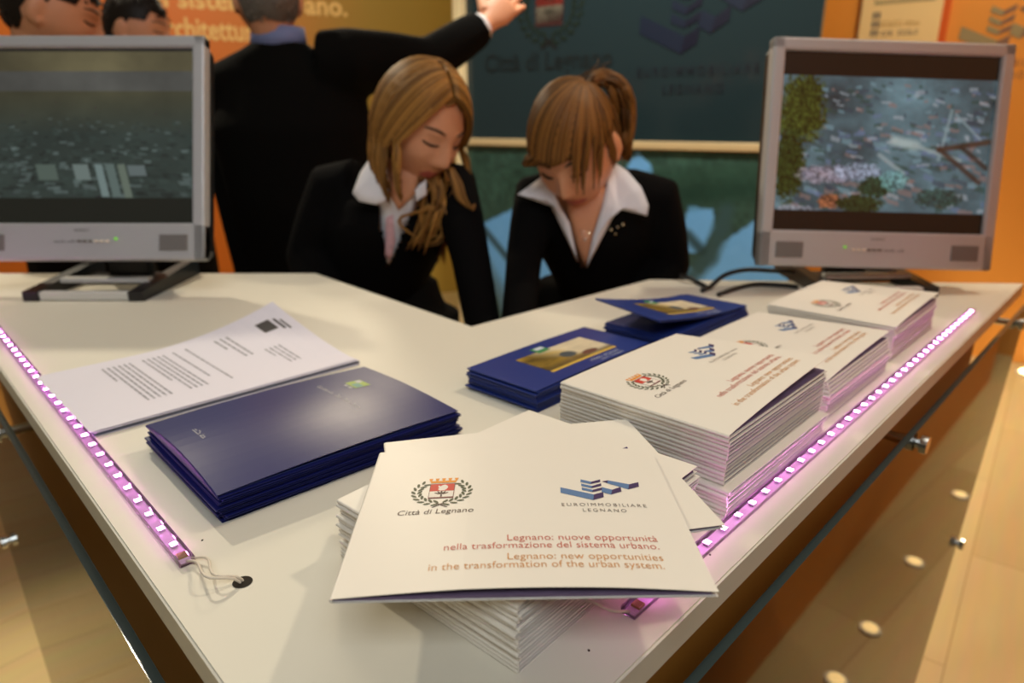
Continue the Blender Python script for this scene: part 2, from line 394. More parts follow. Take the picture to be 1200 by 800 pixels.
LOGO = [([(124.8, 104.0), (145.2, 94.6), (143.9, 87.5), (124.3, 96.9)], 'lblue'), ([(145.2, 94.6), (151.7, 98.0), (151.0, 91.4), (143.9, 87.5)], 'purple'),
        ([(139.2, 114.8), (145.8, 111.5), (145.0, 108.4), (138.7, 111.2)], 'lblue'), ([(145.8, 111.5), (152.2, 114.9), (151.7, 111.6), (145.0, 108.4)], 'purple'),
        ([(138.8, 109.0), (145.6, 105.8), (144.8, 102.8), (138.6, 105.8)], 'lblue'), ([(145.6, 105.8), (152.0, 109.6), (151.6, 106.1), (144.8, 102.8)], 'purple'),
        ([(138.6, 103.8), (145.4, 100.7), (144.7, 97.7), (138.4, 100.4)], 'lblue'), ([(145.4, 100.7), (151.7, 103.9), (151.3, 100.5), (144.7, 97.7)], 'purple'),
        ([(151.9, 104.3), (158.0, 101.2), (156.2, 94.9), (150.6, 98.2)], 'lblue'), ([(158.0, 101.2), (164.1, 105.3), (163.6, 99.3), (156.2, 94.9)], 'purple'),
        ([(153.0, 112.2), (157.2, 113.9), (156.1, 109.9)], 'purple'), ([(157.2, 113.9), (170.4, 109.1), (168.6, 102.4), (156.1, 109.9)], 'lblue'),
        ([(170.4, 109.1), (177.1, 112.4), (176.3, 106.3), (168.6, 102.4)], 'purple')]
def euro_logo(F, text=True):
    for pts, m in LOGO: F.poly(pts, PR[m])
    if text:
        F.text('EUROIMMOBILIARE', 123.6, 80.2, 52.4, 3.8, PR['grey'], spacing=1.35)
        F.text('LEGNANO', 135.9, 73.6, 26.6, 3.8, PR['grey'], spacing=1.35)
def cover_print(F):
    F.text('Legnano: nuove opportunit\u00e0', 174.4, 42.6, 85.0, 6.4, PR['tred'], align='R', bold=-0.005)
    F.text('nella trasformazione del sistema urbano.', 173.6, 35.0, 119.2, 6.4, PR['tred'], align='R', bold=-0.005)
    F.text('Legnano: new opportunities', 173.4, 24.2, 84.2, 6.4, PR['torange'], align='R', bold=-0.005)
    F.text('in the transformation of the urban system.', 172.4, 16.8, 125.0, 6.4, PR['torange'], align='R', bold=-0.005)

# ---- lettering and emblems on the walls
def wall_print(F, name, parent, origin, ang, px, py, k, anchor, mats, rot=0):
    x, z = local_on(origin, ang, px, py)
    return F.build(name, lambda a, b: (x+(a-anchor[0])*k, -0.004, z+(b-anchor[1])*k), mats, parent)
M_wtext = mat('wall_lettering_cream', rgb(252, 214, 136), 0.5)
a0 = local_on(WLP, WLA, 158, 8); a1 = local_on(WLP, WLA, 407, 19)
F = Flat(); F.text('del sistema urbano.', 0, 0, a1[0]-a0[0], 0.125, 0, bold=0.02)
F.build('wall_lettering', lambda a, b: (a0[0]+a, -0.004, a1[1]+b), [M_wtext], wall_left)
b0 = local_on(WLP, WLA, 184, 46); b1 = local_on(WLP, WLA, 290, 48)
F = Flat(); F.text('architettura', 0, 0, (b1[0]-b0[0])*1.18, 0.13, 0, bold=0.02)
F.build('wall_lettering', lambda a, b: (b0[0]+a, -0.004, b1[1]+b), [M_wtext], wall_left)
F = Flat(); crest(F, text=False)
kk = abs(local_on(WLP, WLA, 118, 8)[0]-local_on(WLP, WLA, 2, 8)[0])/40.0
wall_print(F, 'wall_emblem', wall_left, WLP, WLA, 60, -8, kk, (48.7, 102.0), M_print)
M_gl = [mat('wall_logo_grey', rgb(150, 138, 104), 0.5), mat('wall_logo_brown', rgb(128, 96, 80), 0.5)]
F = Flat()
for pts, m in LOGO: F.poly(pts, 0 if m == 'lblue' else 1)
F.text('EUROIMMOBILIARE', 123.6, 79.8, 52.4, 4.2, 1, spacing=1.35); F.text('LEGNANO', 135.9, 72.4, 26.6, 4.2, 1, spacing=1.35)
kk = abs(local_on(WRP, WRA, 1172, 55)[0]-local_on(WRP, WRA, 1127, 55)[0])/20.4
wall_print(F, 'wall_emblem', wall_right, WRP, WRA, 1127, 31, kk, (124.8, 104.0), M_gl)

# white information board and orange band on the right wall
xa, _ = local_on(WRP, WRA, 1008, 30); xb, _ = local_on(WRP, WRA, 1102, 30); xc, _ = local_on(WRP, WRA, 1111, 30)
pb = empty('information_board', WRP, math.radians(WRA)); tag(pb, 'tall cream information board on the orange wall behind the right-hand monitor', 'sign')
bm = bmesh.new(); box(bm, ((xa+xb)/2, -0.02, 1.75), (xb-xa, 0.03, 2.3), bevel=0.004); obj('board_panel', bm, mat('cream_board', rgb(240, 214, 160), 0.5), pb)
bm = bmesh.new(); box(bm, ((xb+xc)/2, -0.02, 1.75), (xc-xb, 0.03, 2.3)); obj('edge_band', bm, mat('deep_orange_band', rgb(214, 92, 16), 0.5), pb)
F = Flat(); za = local_on(WRP, WRA, 1050, 42)[1]; zb = local_on(WRP, WRA, 1050, 31)[1]; zc_ = local_on(WRP, WRA, 1050, 5)[1]
wd = xb-xa
F.marks([10, 6], xa+0.26*wd, zb, 0.50*wd, (zb-za)*0.6, 1)
F.marks([3, 5], xa+0.30*wd, za, 0.46*wd, (zb-za)*0.7, 0)
for i in range(2):
    for j in range(3): F.poly([(xa+wd*(0.16+0.055*i), za+j*0.045), (xa+wd*(0.20+0.055*i), za+j*0.045), (xa+wd*(0.20+0.055*i), za+j*0.045+0.035), (xa+wd*(0.16+0.055*i), za+j*0.045+0.035)], 0)
F.poly([(xa+0.16*wd, zc_), (xa+0.90*wd, zc_), (xa+0.90*wd, zc_+0.02), (xa+0.16*wd, zc_+0.02)], 2)
F.poly([(xa+0.16*wd, zc_), (xa+0.17*wd, zc_), (xa+0.17*wd, zc_+0.4), (xa+0.16*wd, zc_+0.4)], 2)
F.poly([(xa+0.89*wd, zc_), (xa+0.90*wd, zc_), (xa+0.90*wd, zc_+0.4), (xa+0.89*wd, zc_+0.4)], 2)
F.build('board_lettering', lambda a, b: (a, -0.037, b), [mat('board_grey', rgb(120, 112, 106), 0.5), mat('board_ochre', rgb(196, 164, 96), 0.5), mat('board_frame', rgb(176, 164, 124), 0.5)], pb)

# ---- display panel behind the women: dark glass with emblems above, aerial picture below
PL, PRr = Vector((-0.275, 4.0, 0)), Vector((1.235, 3.0, 0))
pang = math.atan2((PRr-PL).y, (PRr-PL).x); plen = (PRr-PL).length
panel = empty('display_panel', PL, pang); tag(panel, 'large dark teal glass panel with an aerial picture below, behind the two women', 'panel')
ZR = 1.215
M_teal = mat('dark_teal_glass', rgb(32, 46, 50), 0.12, spec=0.5)
bm = bmesh.new(); box(bm, (plen/2, 0.03, (ZR+3.0)/2), (plen, 0.03, 3.0-ZR)); obj('glass_pane', bm, M_teal, panel)
bm = bmesh.new(); box(bm, (plen/2, 0.0, ZR), (plen, 0.05, 0.035), bevel=0.004); obj('rail', bm, mat('cream_rail', rgb(196, 172, 128), 0.4), panel)
bm = bmesh.new(); box(bm, (0.0, 0.0, 1.5), (0.055, 0.07, 3.0), bevel=0.006); obj('post', bm, mat('cream_post', rgb(226, 206, 160), 0.4), panel)
def px_panel(px, py): return local_on(PL, math.degrees(pang), px, py)
nx, nz = 230, 150
img = np.zeros((nz, nx, 3)); yy, xx = np.mgrid[0:nz, 0:nx]
rng = np.random.default_rng(3)
def fbm(h, w_, o=5, seed=0):
    r = np.random.default_rng(seed); out = np.zeros((h, w_)); amp = 1.0
    for k in range(o):
        n = 4*2**k; g = r.random((n+2, n+2)); ys = np.linspace(0, n, h); xs = np.linspace(0, n, w_)
        yi = ys.astype(int); xi = xs.astype(int); fy = (ys-yi)[:, None]; fx = (xs-xi)[None]
        out += amp*((g[yi][:, xi]*(1-fx)+g[yi][:, xi+1]*fx)*(1-fy)+(g[yi+1][:, xi]*(1-fx)+g[yi+1][:, xi+1]*fx)*fy); amp *= 0.6
    out -= out.min(); return out/out.max()
f1, f2 = fbm(nz, nx, 7, 1), fbm(nz, nx, 7, 2); f1 = 0.5*f1+0.5*fbm(nz, nx, 1, 3)*0.3+0.35*np.random.default_rng(8).random((nz//3+1, nx//3+1)).repeat(3, 0).repeat(3, 1)[:nz, :nx]
base = np.array([46, 72, 62])[None, None]*(0.55+0.9*f1[..., None])+np.array([24, 26, 30])[None, None]*(f2[..., None]-0.3)
img = base.copy()
def inpoly(X, Y, poly):
    r = np.zeros(X.shape, bool); n = len(poly); j = n-1
    for i in range(n):
        xi, yi = poly[i]; xj, yj = poly[j]
        with np.errstate(divide='ignore', invalid='ignore'):
            c = ((yi > Y) != (yj > Y)) & (X < (xj-xi)*(Y-yi)/(yj-yi)+xi)
        r ^= c; j = i
    return r
# picture plane in photo units: left 552 .. right 925, top 170 .. bottom 440
PX = np.zeros((nz, nx)); PY = np.zeros((nz, nx))
for j in range(nz):
    for i in range(nx):
        P = PL+Vector((math.cos(pang), math.sin(pang), 0))*(plen*i/(nx-1)); P.z = ZR*(1-j/(nz-1)); PX[j, i], PY[j, i] = topx(P)
sky = np.array([110, 172, 228]); deep = np.array([34, 52, 52])
for poly in ([(556, 262), (606, 238), (640, 262), (650, 300), (640, 420), (600, 420), (584, 345), (563, 300)], [(735, 190), (748, 172), (764, 190), (770, 222), (756, 240), (742, 236), (752, 210), (740, 200)],
             [(726, 168), (740, 168), (736, 176), (722, 182)], [(808, 236), (836, 240), (838, 262), (822, 290), (808, 292), (800, 262)], [(800, 300), (822, 318), (846, 280), (890, 250), (925, 250), (925, 420), (790, 420), (786, 330)]):
    mk = inpoly(PX, PY, poly); img[mk] = sky*0.96+12*(f1[mk][:, None]-0.5)
def stroke(a, b, wd_, col, al=0.8):
    ax, ay = a; bx, by = b; L2 = (bx-ax)**2+(by-ay)**2
    t = np.clip(((PX-ax)*(bx-ax)+(PY-ay)*(by-ay))/L2, 0, 1); d = np.hypot(PX-ax-t*(bx-ax), PY-ay-t*(by-ay))
    al_ = (al*np.clip(1.3-d/wd_, 0, 1))[..., None]; img[:] = img*(1-al_)+np.array(col)*al_
stroke((568, 265), (612, 320), 4, deep); stroke((566, 262), (566, 320), 3, deep); stroke((560, 300), (600, 370), 12, (74, 96, 100), 0.7)
for a, b in (((810, 320), (832, 296)), ((832, 296), (846, 264)), ((846, 264), (852, 240))): stroke(a, b, 11, (52, 78, 82), 0.9)
stroke((806, 270), (822, 288), 7, deep, 0.8); stroke((800, 225), (880, 215), 16, (26, 54, 44), 0.7); stroke((770, 205), (880, 195), 14, (36, 66, 52), 0.5)
grid_mesh('aerial_picture', lina(img), lambda u, v: (u*plen, 0.0, ZR*(1-v)-0.02), [mat_attr('aerial_print', rough=0.35)], panel)
bm = bmesh.new(); box(bm, (plen/2, 0.03, ZR/2-0.01), (plen, 0.04, ZR-0.04)); obj('backing_board', bm, M_teal, panel)
M_pp = [mat('pane_print_'+n, c, 0.4) for n, c in [('red', rgb(124, 44, 36)), ('maroon', rgb(64, 34, 32)), ('ochre', rgb(110, 80, 40)), ('green', rgb(24, 36, 28)), ('brown', rgb(30, 26, 24)),
        ('pale', rgb(120, 112, 96)), ('navy', rgb(18, 27, 46)), ('violet', rgb(13, 14, 34)), ('lettering', rgb(22, 30, 32)), ('lettering_grey', rgb(24, 30, 38)), ('a', rgb(30, 30, 30)), ('b', rgb(30, 30, 30))]]
def pane_print(F, name, px, py, px2, u0, u1, v0):
    x0, z0 = px_panel(px, py); x1, _ = px_panel(px2, py); k = (x1-x0)/(u1-u0)
    F.build(name, lambda a, b: (x0+(a-u0)*k, 0.0115, z0+(b-v0)*k), M_pp, panel)
F = Flat(); crest(F, text=False); pane_print(F, 'pane_emblem', 606, 26, 682, 30, 68, 96)
F = Flat(); F.text('Citt\u00e0 di Legnano', 0, 0, 46, 5.4, PR['textbrown'], bold=0.02); pane_print(F, 'pane_lettering', 567, 84, 716, 0, 46, 0)
F = Flat(); euro_logo(F, False); pane_print(F, 'pane_emblem', 750, 18, 893, 124.8, 177, 104)
F = Flat(); F.text('EUROIMMOBILIARE', 123.6, 80.2, 52.4, 3.8, PR['grey'], spacing=1.35, bold=0.02); pane_print(F, 'pane_lettering', 745, 90, 888, 123.6, 176, 80.2)
F = Flat(); F.text('LEGNANO', 135.9, 73.0, 26.6, 3.8, PR['grey'], spacing=1.35, bold=0.02); pane_print(F, 'pane_lettering', 745, 90, 888, 123.6, 176, 80.2)

# ------------------------------------------------------------------ counter
TH = 0.021
bm = bmesh.new(); fs = prism(bm, wing_poly(0, 0, 0), CT-TH, CT)
for f in fs[2:]: f.material_index = 1
es = [e for e in bm.edges if abs(e.verts[0].co.z-CT) < 1e-6 and abs(e.verts[1].co.z-CT) < 1e-6]
bmesh.ops.bevel(bm, geom=es, offset=0.0015, segments=2, affect='EDGES')
counter = tag(obj('counter', bm, [M_white, M_edge]), 'white V-shaped exhibition counter with its point towards the camera', 'counter')
def zed(p, z): return (p.x, p.y, z)
top_, bot_ = wing_poly(0.042, 0.042, 0.03), wing_poly(0.050, 0.050, 0.03)
for P_ in (top_, bot_): P_[3] = Vector((-0.058, 0.90, 0))
for i_ in (2, 4): bot_[i_] = top_[i_].copy()
bm = bmesh.new(); hull8(bm, [zed(p, 0.0) for p in bot_], [zed(p, CT-TH) for p in top_])
obj('counter_body', bm, M_body, counter)
bm = bmesh.new()
P_ = onL(0.0, 0, 0); h = Vector((-0.172, 0.370, CT)); 
hv = [bm.verts.new(h+Vector((0.0062*math.cos(t), 0.0062*math.sin(t), 0.0003))) for t in [2*math.pi*k/20 for k in range(20)]]; bm.faces.new(hv)
obj('cable_hole_disc', bm, mat('hole_shade_paint', rgb(34, 26, 14), 0.9), counter)  # flat disc, the hole's darkness painted onto the counter top
for px, py in ((237, 633), (832, 650), (690, 762)):
    bm = bmesh.new(); c = onz(px, py, CT); ball(bm, c+Vector((0, 0, 0.0002)), (0.0008, 0.0011, 0.0004), sub=1)
    obj('speck', bm, mat('speck', rgb(60, 46, 30), 0.8), counter)

def glass_panel(name, on, s, a0, a1t, a1b, label):
    g = empty(name, on(0.6, s, 0.0)); off = -g.location
    zt, zb = CT-0.062, 0.03
    bm = bmesh.new()
    front = [on(a0, s-0.005, zb), on(a1b, s-0.005, zb), on(a1t, s-0.005, zt), on(a0, s-0.005, zt)]
    back = [p+(on(0, 0.007, 0)) for p in front]
    hull8(bm, [p+off for p in front], [p+off for p in back])
    bm.faces.ensure_lookup_table()
    for f in bm.faces[2:]: f.material_index = 1
    tag(g, label, 'glass panel'); obj('pane', bm, [M_glass, M_gedge], g)
    return g, off
def standoff(g, off, on, a, s, z, depth=0.03):
    bm = bmesh.new(); n = on(0, 1, 0)
    p = on(a, s, z)+off
    tube(bm, [p-n*0.006, p+n*depth], 0.0065, 14); tube(bm, [p-n*0.014, p-n*0.0062], 0.011, 16)
    obj('standoff', bm, M_chrome, g, smooth=False)
gR, offR = glass_panel('glass_front', onR, oR+0.002, 0.10, 1.64, 1.10, 'clear glass front panel on chrome standoffs under the right edge of the counter')
for a, z in ((0.861, CT-0.081), (1.527, CT-0.078), (1.40, CT-0.485), (0.2, CT-0.081)): standoff(gR, offR, onR, a, oR, z, 0.04)
gL, offL = glass_panel('glass_front', onL, oL-0.008, 0.12, 1.585, 0.94, 'clear glass front panel on chrome standoffs under the left edge of the counter')
for a, z in ((0.96, CT-0.075), (1.32, CT-0.40), (0.2, CT-0.075)): standoff(gL, offL, onL, a, oL-0.010, z, 0.05)

# floor lights along the counter foot
def floor_lamp_(p, label, e=9.0, r=0.028):
    g = empty('recessed_floor_light', p); tag(g, label, 'light', 'recessed floor lights along the orange wall')
    bm = bmesh.new(); tube(bm, [(0, 0, 0.0), (0, 0, 0.008)], r, 20); obj('trim_ring', bm, M_brushed, g)
    bm = bmesh.new(); tube(bm, [(0, 0, 0.008), (0, 0, 0.012)], r*0.72, 20); obj('lens', bm, mat('floor_light_lens', rgb(255, 230, 170), 0.3, emit=(rgb(255, 214, 140), e)), g)
for p, w_ in (((1.14, 1.05), 'nearest the camera'), ((1.31, 1.235), 'second from the camera'), ((1.59, 1.54), 'third from the camera'), ((1.97, 1.96), 'fourth from the camera')):
    floor_lamp_((p[0]-0.05, p[1]+0.05, 0), 'small round floor light along the side wall, '+w_, 1.7)
p = onz(1198, 434, 0); floor_lamp_((p.x, p.y-0.05, 0), 'round floor light by the orange wall at the right edge', 14.0, 0.06)

# ------------------------------------------------------------------ LED strips
M_led = mat('pink_led', rgb(255, 190, 250), 0.3, emit=((1.0, 0.32, 0.90, 1), 85.0))
M_res = mat('gold_contacts', rgb(170, 140, 70), 0.4, metal=0.5)
M_pcb = mat('strip_board', rgb(232, 204, 232), 0.5)
M_wire = mat('clear_wire', rgb(226, 214, 196), 0.4)
def led_strip(on, s, a0, a1, step, label, extra):
    g = empty('led_strip', on(a0, s, CT)); off = -g.location
    tag(g, label, 'light strip', 'pink LED strips on the counter')
    n = on(0, 1, 0); u = on(1, 0, 0)
    bm = bmesh.new(); M = Matrix((u, n, Vector((0, 0, 1)))).transposed()
    box(bm, u*((a1-a0)/2)+Vector((0, 0, 0.0012)), (a1-a0, 0.0072, 0.0012), M); obj('board', bm, M_pcb, g)
    bm = bmesh.new(); box(bm, u*((a1-a0)/2)+Vector((0, 0, 0.0029)), (a1-a0+0.004, 0.0105, 0.0056), M, bevel=0.001); obj('sleeve', bm, M_tube, g)
    k = 0; first = None
    a = 0.024
    while a < a1-a0-0.004:
        bm = bmesh.new(); box(bm, (0, 0, 0), (0.0048, 0.0044, 0.0016), M)
        if first is None: 
            for f in bm.faces: f.material_index = 1 if f.calc_center_median().z > 0.0007 else 0
            first = obj('led', bm, [M_pcb, M_led], g)
        else:
            bm.free(); c = first.copy(); COL.objects.link(c); c.parent = g
            first_ = c
        (first if k == 0 else first_).location = u*a+Vector((0, 0, 0.0034)); k += 1; a += step
    bm = bmesh.new()
    for j in range(int((a1-a0)/(step*3))):
        for t in (-0.0016, 0, 0.0016): box(bm, u*(0.012+step*3*j+step*0.5+t)+Vector((0, 0, 0.0022)), (0.0008, 0.0032, 0.0008), M)
    obj('resistors', bm, mat('resistor_dark', rgb(70, 30, 60), 0.5), g)
    bm = bmesh.new(); box(bm, u*0.009+Vector((0, 0, 0.0026)), (0.006, 0.006, 0.0016), M); obj('contacts', bm, M_res, g)
    return g, off
gS, off = led_strip(onL, 0.1115, 0.430, 1.40, 0.0262, 'pink glowing LED strip along the left edge of the counter', 1.0)
bm = bmesh.new(); e0 = onL(0.430, 0.1115, CT+0.003)
tube(bm, [p+off for p in smoothpath([e0, e0+Vector((0.010, -0.006, 0.003)), Vector((-0.190, 0.362, CT+0.010)), Vector((-0.174, 0.369, CT+0.002)), Vector((-0.172, 0.370, CT-0.02))], 18)], 0.0009, 8)
tube(bm, [p+off for p in smoothpath([e0+Vector((0.002, 0.003, 0)), e0+Vector((0.014, 0.000, 0.002)), Vector((-0.188, 0.367, CT+0.008)), Vector((-0.173, 0.371, CT+0.002)), Vector((-0.171, 0.372, CT-0.02))], 18)], 0.0009, 8)
obj('cable', bm, M_wire, gS, smooth=True)
gS2, off = led_strip(onR, 0.1815, 0.295, 1.222, 0.0235, 'pink glowing LED strip along the right edge of the counter', 1.0)
bm = bmesh.new(); e0 = onR(0.295, 0.1815, CT+0.003)
tube(bm, [p+off for p in smoothpath([e0, e0+Vector((-0.012, -0.004, 0.004)), e0+Vector((-0.024, 0.002, 0.006)), e0+Vector((-0.045, 0.010, 0.002)), e0+Vector((-0.06, 0.03, 0.0015))], 18)], 0.0009, 8)
obj('cable', bm, M_wire, gS2, smooth=True)

# ------------------------------------------------------------------ monitors
def screen_left():
    H, W = 168, 208; y, x = np.mgrid[0:H, 0:W]; v = y/(H-1); u = x/(W-1)
    im = np.zeros((H, W, 3))
    top = np.array([112, 104, 76]); band = np.array([84, 84, 80]); mid = np.array([74, 72, 54]); town = np.array([50, 60, 56])
    t = np.clip(v/0.14, 0, 1)[..., None]; im[:] = top*(1-0.25*np.abs(u-0.62)[..., None]*2)
    m = (v > 0.13) & (v < 0.245); im[m] = band
    m = v >= 0.245; im[m] = (mid*(1-np.clip((v-0.245)/0.25, 0, 1))[..., None]+town*np.clip((v-0.245)/0.25, 0, 1)[..., None])[m]
    im *= (0.86+0.28*fbm(H, W, 5, 11))[..., None]
    r = np.random.default_rng(5)
    for k in range(620):                  # roofs of the aerial view, larger towards the viewer
        vv = 0.40+0.46*r.random()**0.8; s = (vv-0.36)*1.0; uu = r.random()
        hw, hh = (0.008+0.05*s*r.random()), (0.003+0.03*s*r.random()); sh = (uu-0.5)*1.2
        yy_ = v-vv; mk = (np.abs(yy_) < hh) & (np.abs(u-uu-sh*yy_) < hw)
        c = r.choice([0, 0, 0, 1, 2]); col = [np.array([52, 64, 60]), np.array([96, 110, 108]), np.array([34, 40, 38])][c]*(0.8+0.4*r.random())
        im[mk] = im[mk]*0.35+col*0.65
    for (a, b, c0, c1, col) in ((0.55, 0.585, 0.66, 0.85, (118, 136, 134)), (0.60, 0.64, 0.66, 0.85, (96, 112, 108)), (0.655, 0.69, 0.66, 0.86, (104, 116, 104)), (0.70, 0.78, 0.67, 0.73, (100, 112, 112)), (0.28, 0.37, 0.66, 0.75, (86, 100, 92)), (0.45, 0.52, 0.66, 0.75, (112, 126, 122))):
        mk = (u-0.2*(v-0.7) > a) & (u-0.2*(v-0.7) < b) & (v > c0) & (v < c1); im[mk] = col
    im[(v > 0.855)] = np.array([24, 26, 20]); im[v < 0.012] = 30
    return lina(im)
def screen_right():
    H, W = 168, 208; y, x = np.mgrid[0:H, 0:W]; v = y/(H-1); u = x/(W-1)
    f, g = fbm(H, W, 6, 21), fbm(H, W, 6, 22)
    im = np.array([74, 92, 98])[None, None]*(0.5+0.9*f[..., None])
    r = np.random.default_rng(9)
    for k in range(420):
        vv = 0.16+0.72*r.random(); uu = r.random(); s = 0.4+vv; a = r.choice([-0.5, 0.6, 1.4])
        yy_ = v-vv; hh = 0.004+0.012*s*r.random(); hw = 0.006+0.03*s*r.random()
        mk = (np.abs(yy_-0.25*a*(u-uu)) < hh) & (np.abs(u-uu) < hw)
        col = [(108, 132, 140), (56, 66, 76), (140, 144, 150), (44, 66, 60), (124, 100, 96), (92, 104, 128)][r.integers(6)]
        im[mk] = im[mk]*0.4+np.array(col)*0.6
    def seg(a, b, wd_, col, al=0.8):
        ax, ay = a; bx, by = b; t = np.clip(((u-ax)*(bx-ax)+(v-ay)*(by-ay))/((bx-ax)**2+(by-ay)**2), 0, 1); d = np.hypot(u-ax-t*(bx-ax), v-ay-t*(by-ay))
        al_ = (al*np.clip(1.4-d/wd_, 0, 1))[..., None]; im[:] = im*(1-al_)+np.array(col)*al_
    def blob(cx, cy, rx, ry, col, al=1.0, th=0.5):
        m = ((u-cx)/rx)**2+((v-cy)/ry)**2+0.9*(g-0.5); al_ = (al*np.clip(2.5*(1-m), 0, 1))[..., None]; im[:] = im*(1-al_)+(np.array(col)*(0.55+0.9*f[..., None]))*al_
    seg((0.55, 0.48), (0.64, 0.50), 0.03, (150, 160, 158)); seg((0.64, 0.50), (0.86, 0.58), 0.012, (130, 140, 140)); seg((0.80, 0.30), (0.76, 0.58), 0.008, (120, 134, 138)); seg((0.82, 0.32), (0.95, 0.46), 0.006, (120, 134, 138)); seg((0.48, 0.56), (0.60, 0.66), 0.012, (130, 140, 142))
    seg((0.76, 0.52), (0.99, 0.47), 0.016, (66, 48, 38)); seg((0.76, 0.52), (0.96, 0.70), 0.014, (58, 46, 40)); seg((0.86, 0.50), (0.99, 0.62), 0.014, (50, 44, 40))
    g = 0.45*g+0.55*np.random.default_rng(2).random((56, 70)).repeat(3, 0).repeat(3, 1)[:H, :W]; f0 = f; f = 0.3*f+0.9*np.random.default_rng(12).random((84, 104)).repeat(2, 0).repeat(2, 1)
    blob(0.10, 0.32, 0.13, 0.22, (52, 58, 28)); blob(0.06, 0.62, 0.08, 0.24, (38, 46, 24)); blob(0.24, 0.68, 0.16, 0.06, (112, 104, 112), 0.8); blob(0.38, 0.66, 0.12, 0.06, (110, 116, 130), 0.8); blob(0.47, 0.74, 0.09, 0.06, (34, 50, 36), 0.9)
    blob(0.56, 0.70, 0.07, 0.06, (82, 112, 112), 0.8); blob(0.26, 0.83, 0.06, 0.05, (120, 72, 48), 0.8); blob(0.40, 0.84, 0.12, 0.06, (34, 42, 24), 0.9); blob(0.78, 0.80, 0.12, 0.06, (34, 50, 44), 0.7); blob(0.10, 0.90, 0.14, 0.05, (112, 112, 118), 0.7); blob(0.60, 0.92, 0.24, 0.035, (44, 64, 40), 0.8)
    im[:] = (im-78)*1.3+80; im[v < 0.13] = np.array([9, 10, 8]); im[v > 0.885] = np.array([9, 10, 8])
    return lina(im)
def monitor(loc, yaw, tilt, roll, img, emit, label, base_dy, side):
    g = empty('monitor', (loc[0], loc[1], CT), yaw); tag(g, label, 'monitor')
    W, H = 0.395, 0.364; zc = loc[2]-CT
    T = Matrix.Translation((0, 0, zc)) @ Matrix.Rotation(-tilt, 4, 'X') @ Matrix.Rotation(roll, 4, 'Y')
    def fin(o): o.data.transform(T); return o
    sl, sr, st, sb = -0.177, 0.177, H/2-0.020, -H/2+0.060      # screen window
    bm = bmesh.new()
    box(bm, (0, 0.004, (st+H/2)/2), (W, 0.024, H/2-st), bevel=0.004); box(bm, (0, 0.004, (sb-H/2)/2), (W, 0.024, sb+H/2), bevel=0.004)
    box(bm, ((sl-W/2)/2, 0.004, 0), (W/2+sl, 0.024, H), bevel=0.004); box(bm, ((sr+W/2)/2, 0.004, 0), (W/2-sr, 0.024, H), bevel=0.004)
    fin(obj('bezel', bm, M_silver, g))
    bm = bmesh.new(); box(bm, (0, 0.034, 0), (W-0.012, 0.040, H-0.012), bevel=0.012); fin(obj('back_shell', bm, M_dkpl, g))
    fin(grid_mesh('screen', img, lambda u, v: (sl+(sr-sl)*u, -0.001, st+(sb-st)*v), [mat_attr('lcd_picture', emit, 0.25)], g))
    for sx in (-1, 1):
        bm = bmesh.new(); box(bm, (sx*0.148, -0.0085, sb-0.032), (0.046, 0.003, 0.026), bevel=0.001)
        for k in range(5): box(bm, (sx*0.148, -0.0105, sb-0.042+0.005*k), (0.044, 0.001, 0.0015))
        fin(obj('speaker_grille', bm, M_grille, g))
    for k in range(6):
        bm = bmesh.new(); box(bm, (side*(-0.004+0.009*k), -0.0095, sb-0.030), (0.006, 0.004, 0.0035), bevel=0.0008); fin(obj('button', bm, mat('button', rgb(235, 225, 205) if k > 2 else rgb(120, 115, 108), 0.3), g))
    bm = bmesh.new(); box(bm, (side*0.055, -0.0088, sb-0.026), (0.004, 0.003, 0.004)); fin(obj('power_light', bm, mat('power_led', rgb(120, 200, 60), 0.4, emit=(rgb(120, 210, 60), 0.5)), g))
    F = Flat(); F.marks([7], 0, 0, 0.024, 0.0042, 0); M_mk = mat('monitor_mark', rgb(60, 56, 54), 0.4)
    fin(F.build('maker_mark', lambda a, b: (a-0.012, -0.0085, sb-0.0135+b), [M_mk], g))
    F = Flat(); F.marks([6, 4], 0, 0, 0.034, 0.004, 0); fin(F.build('small_lettering', lambda a, b: (a-0.045 if side > 0 else a+0.012, -0.0085, sb-0.032+b), [M_mk], g))
    # stand
    bm = bmesh.new(); box(bm, (0, 0.075, 0.085), (0.075, 0.022, 0.15), bevel=0.004); box(bm, (0, 0.060, zc-0.06), (0.10, 0.03, 0.10), bevel=0.006); obj('stand_neck', bm, M_dkpl, g)
    y0 = base_dy
    bm = bmesh.new(); box(bm, (0, y0, 0.008), (0.146, 0.014, 0.014), bevel=0.002); obj('front_bar', bm, M_brushed, g)
    bm = bmesh.new(); box(bm, (0.006, y0+0.055, 0.022), (0.15, 0.02, 0.008), bevel=0.002); obj('cross_bar', bm, M_brushed, g)
    bm = bmesh.new(); box(bm, (0, 0.068, 0.007), (0.15, 0.05, 0.010), bevel=0.002); obj('foot_plate', bm, M_dkpl, g)
    for sx in (-1, 1):
        bm = bmesh.new()
        pts = [(sx*0.073, y0-0.009), (sx*0.098, y0-0.009), (sx*0.098, y0+0.20), (sx*0.080, y0+0.20)]
        hull8(bm, [(p[0], p[1], 0.0) for p in pts], [(pts[0][0], pts[0][1], 0.016), (pts[1][0], pts[1][1], 0.016), (pts[2][0], pts[2][1], 0.032), (pts[3][0], pts[3][1], 0.032)])
        obj('foot', bm, M_dkpl, g)
    return g
monL = monitor((-0.695, 1.161, CT+0.236), 0.0, math.radians(17.9), 0.0, screen_left(), 0.75, 'silver monitor on the left wing showing a hazy aerial view', -0.071, 1)
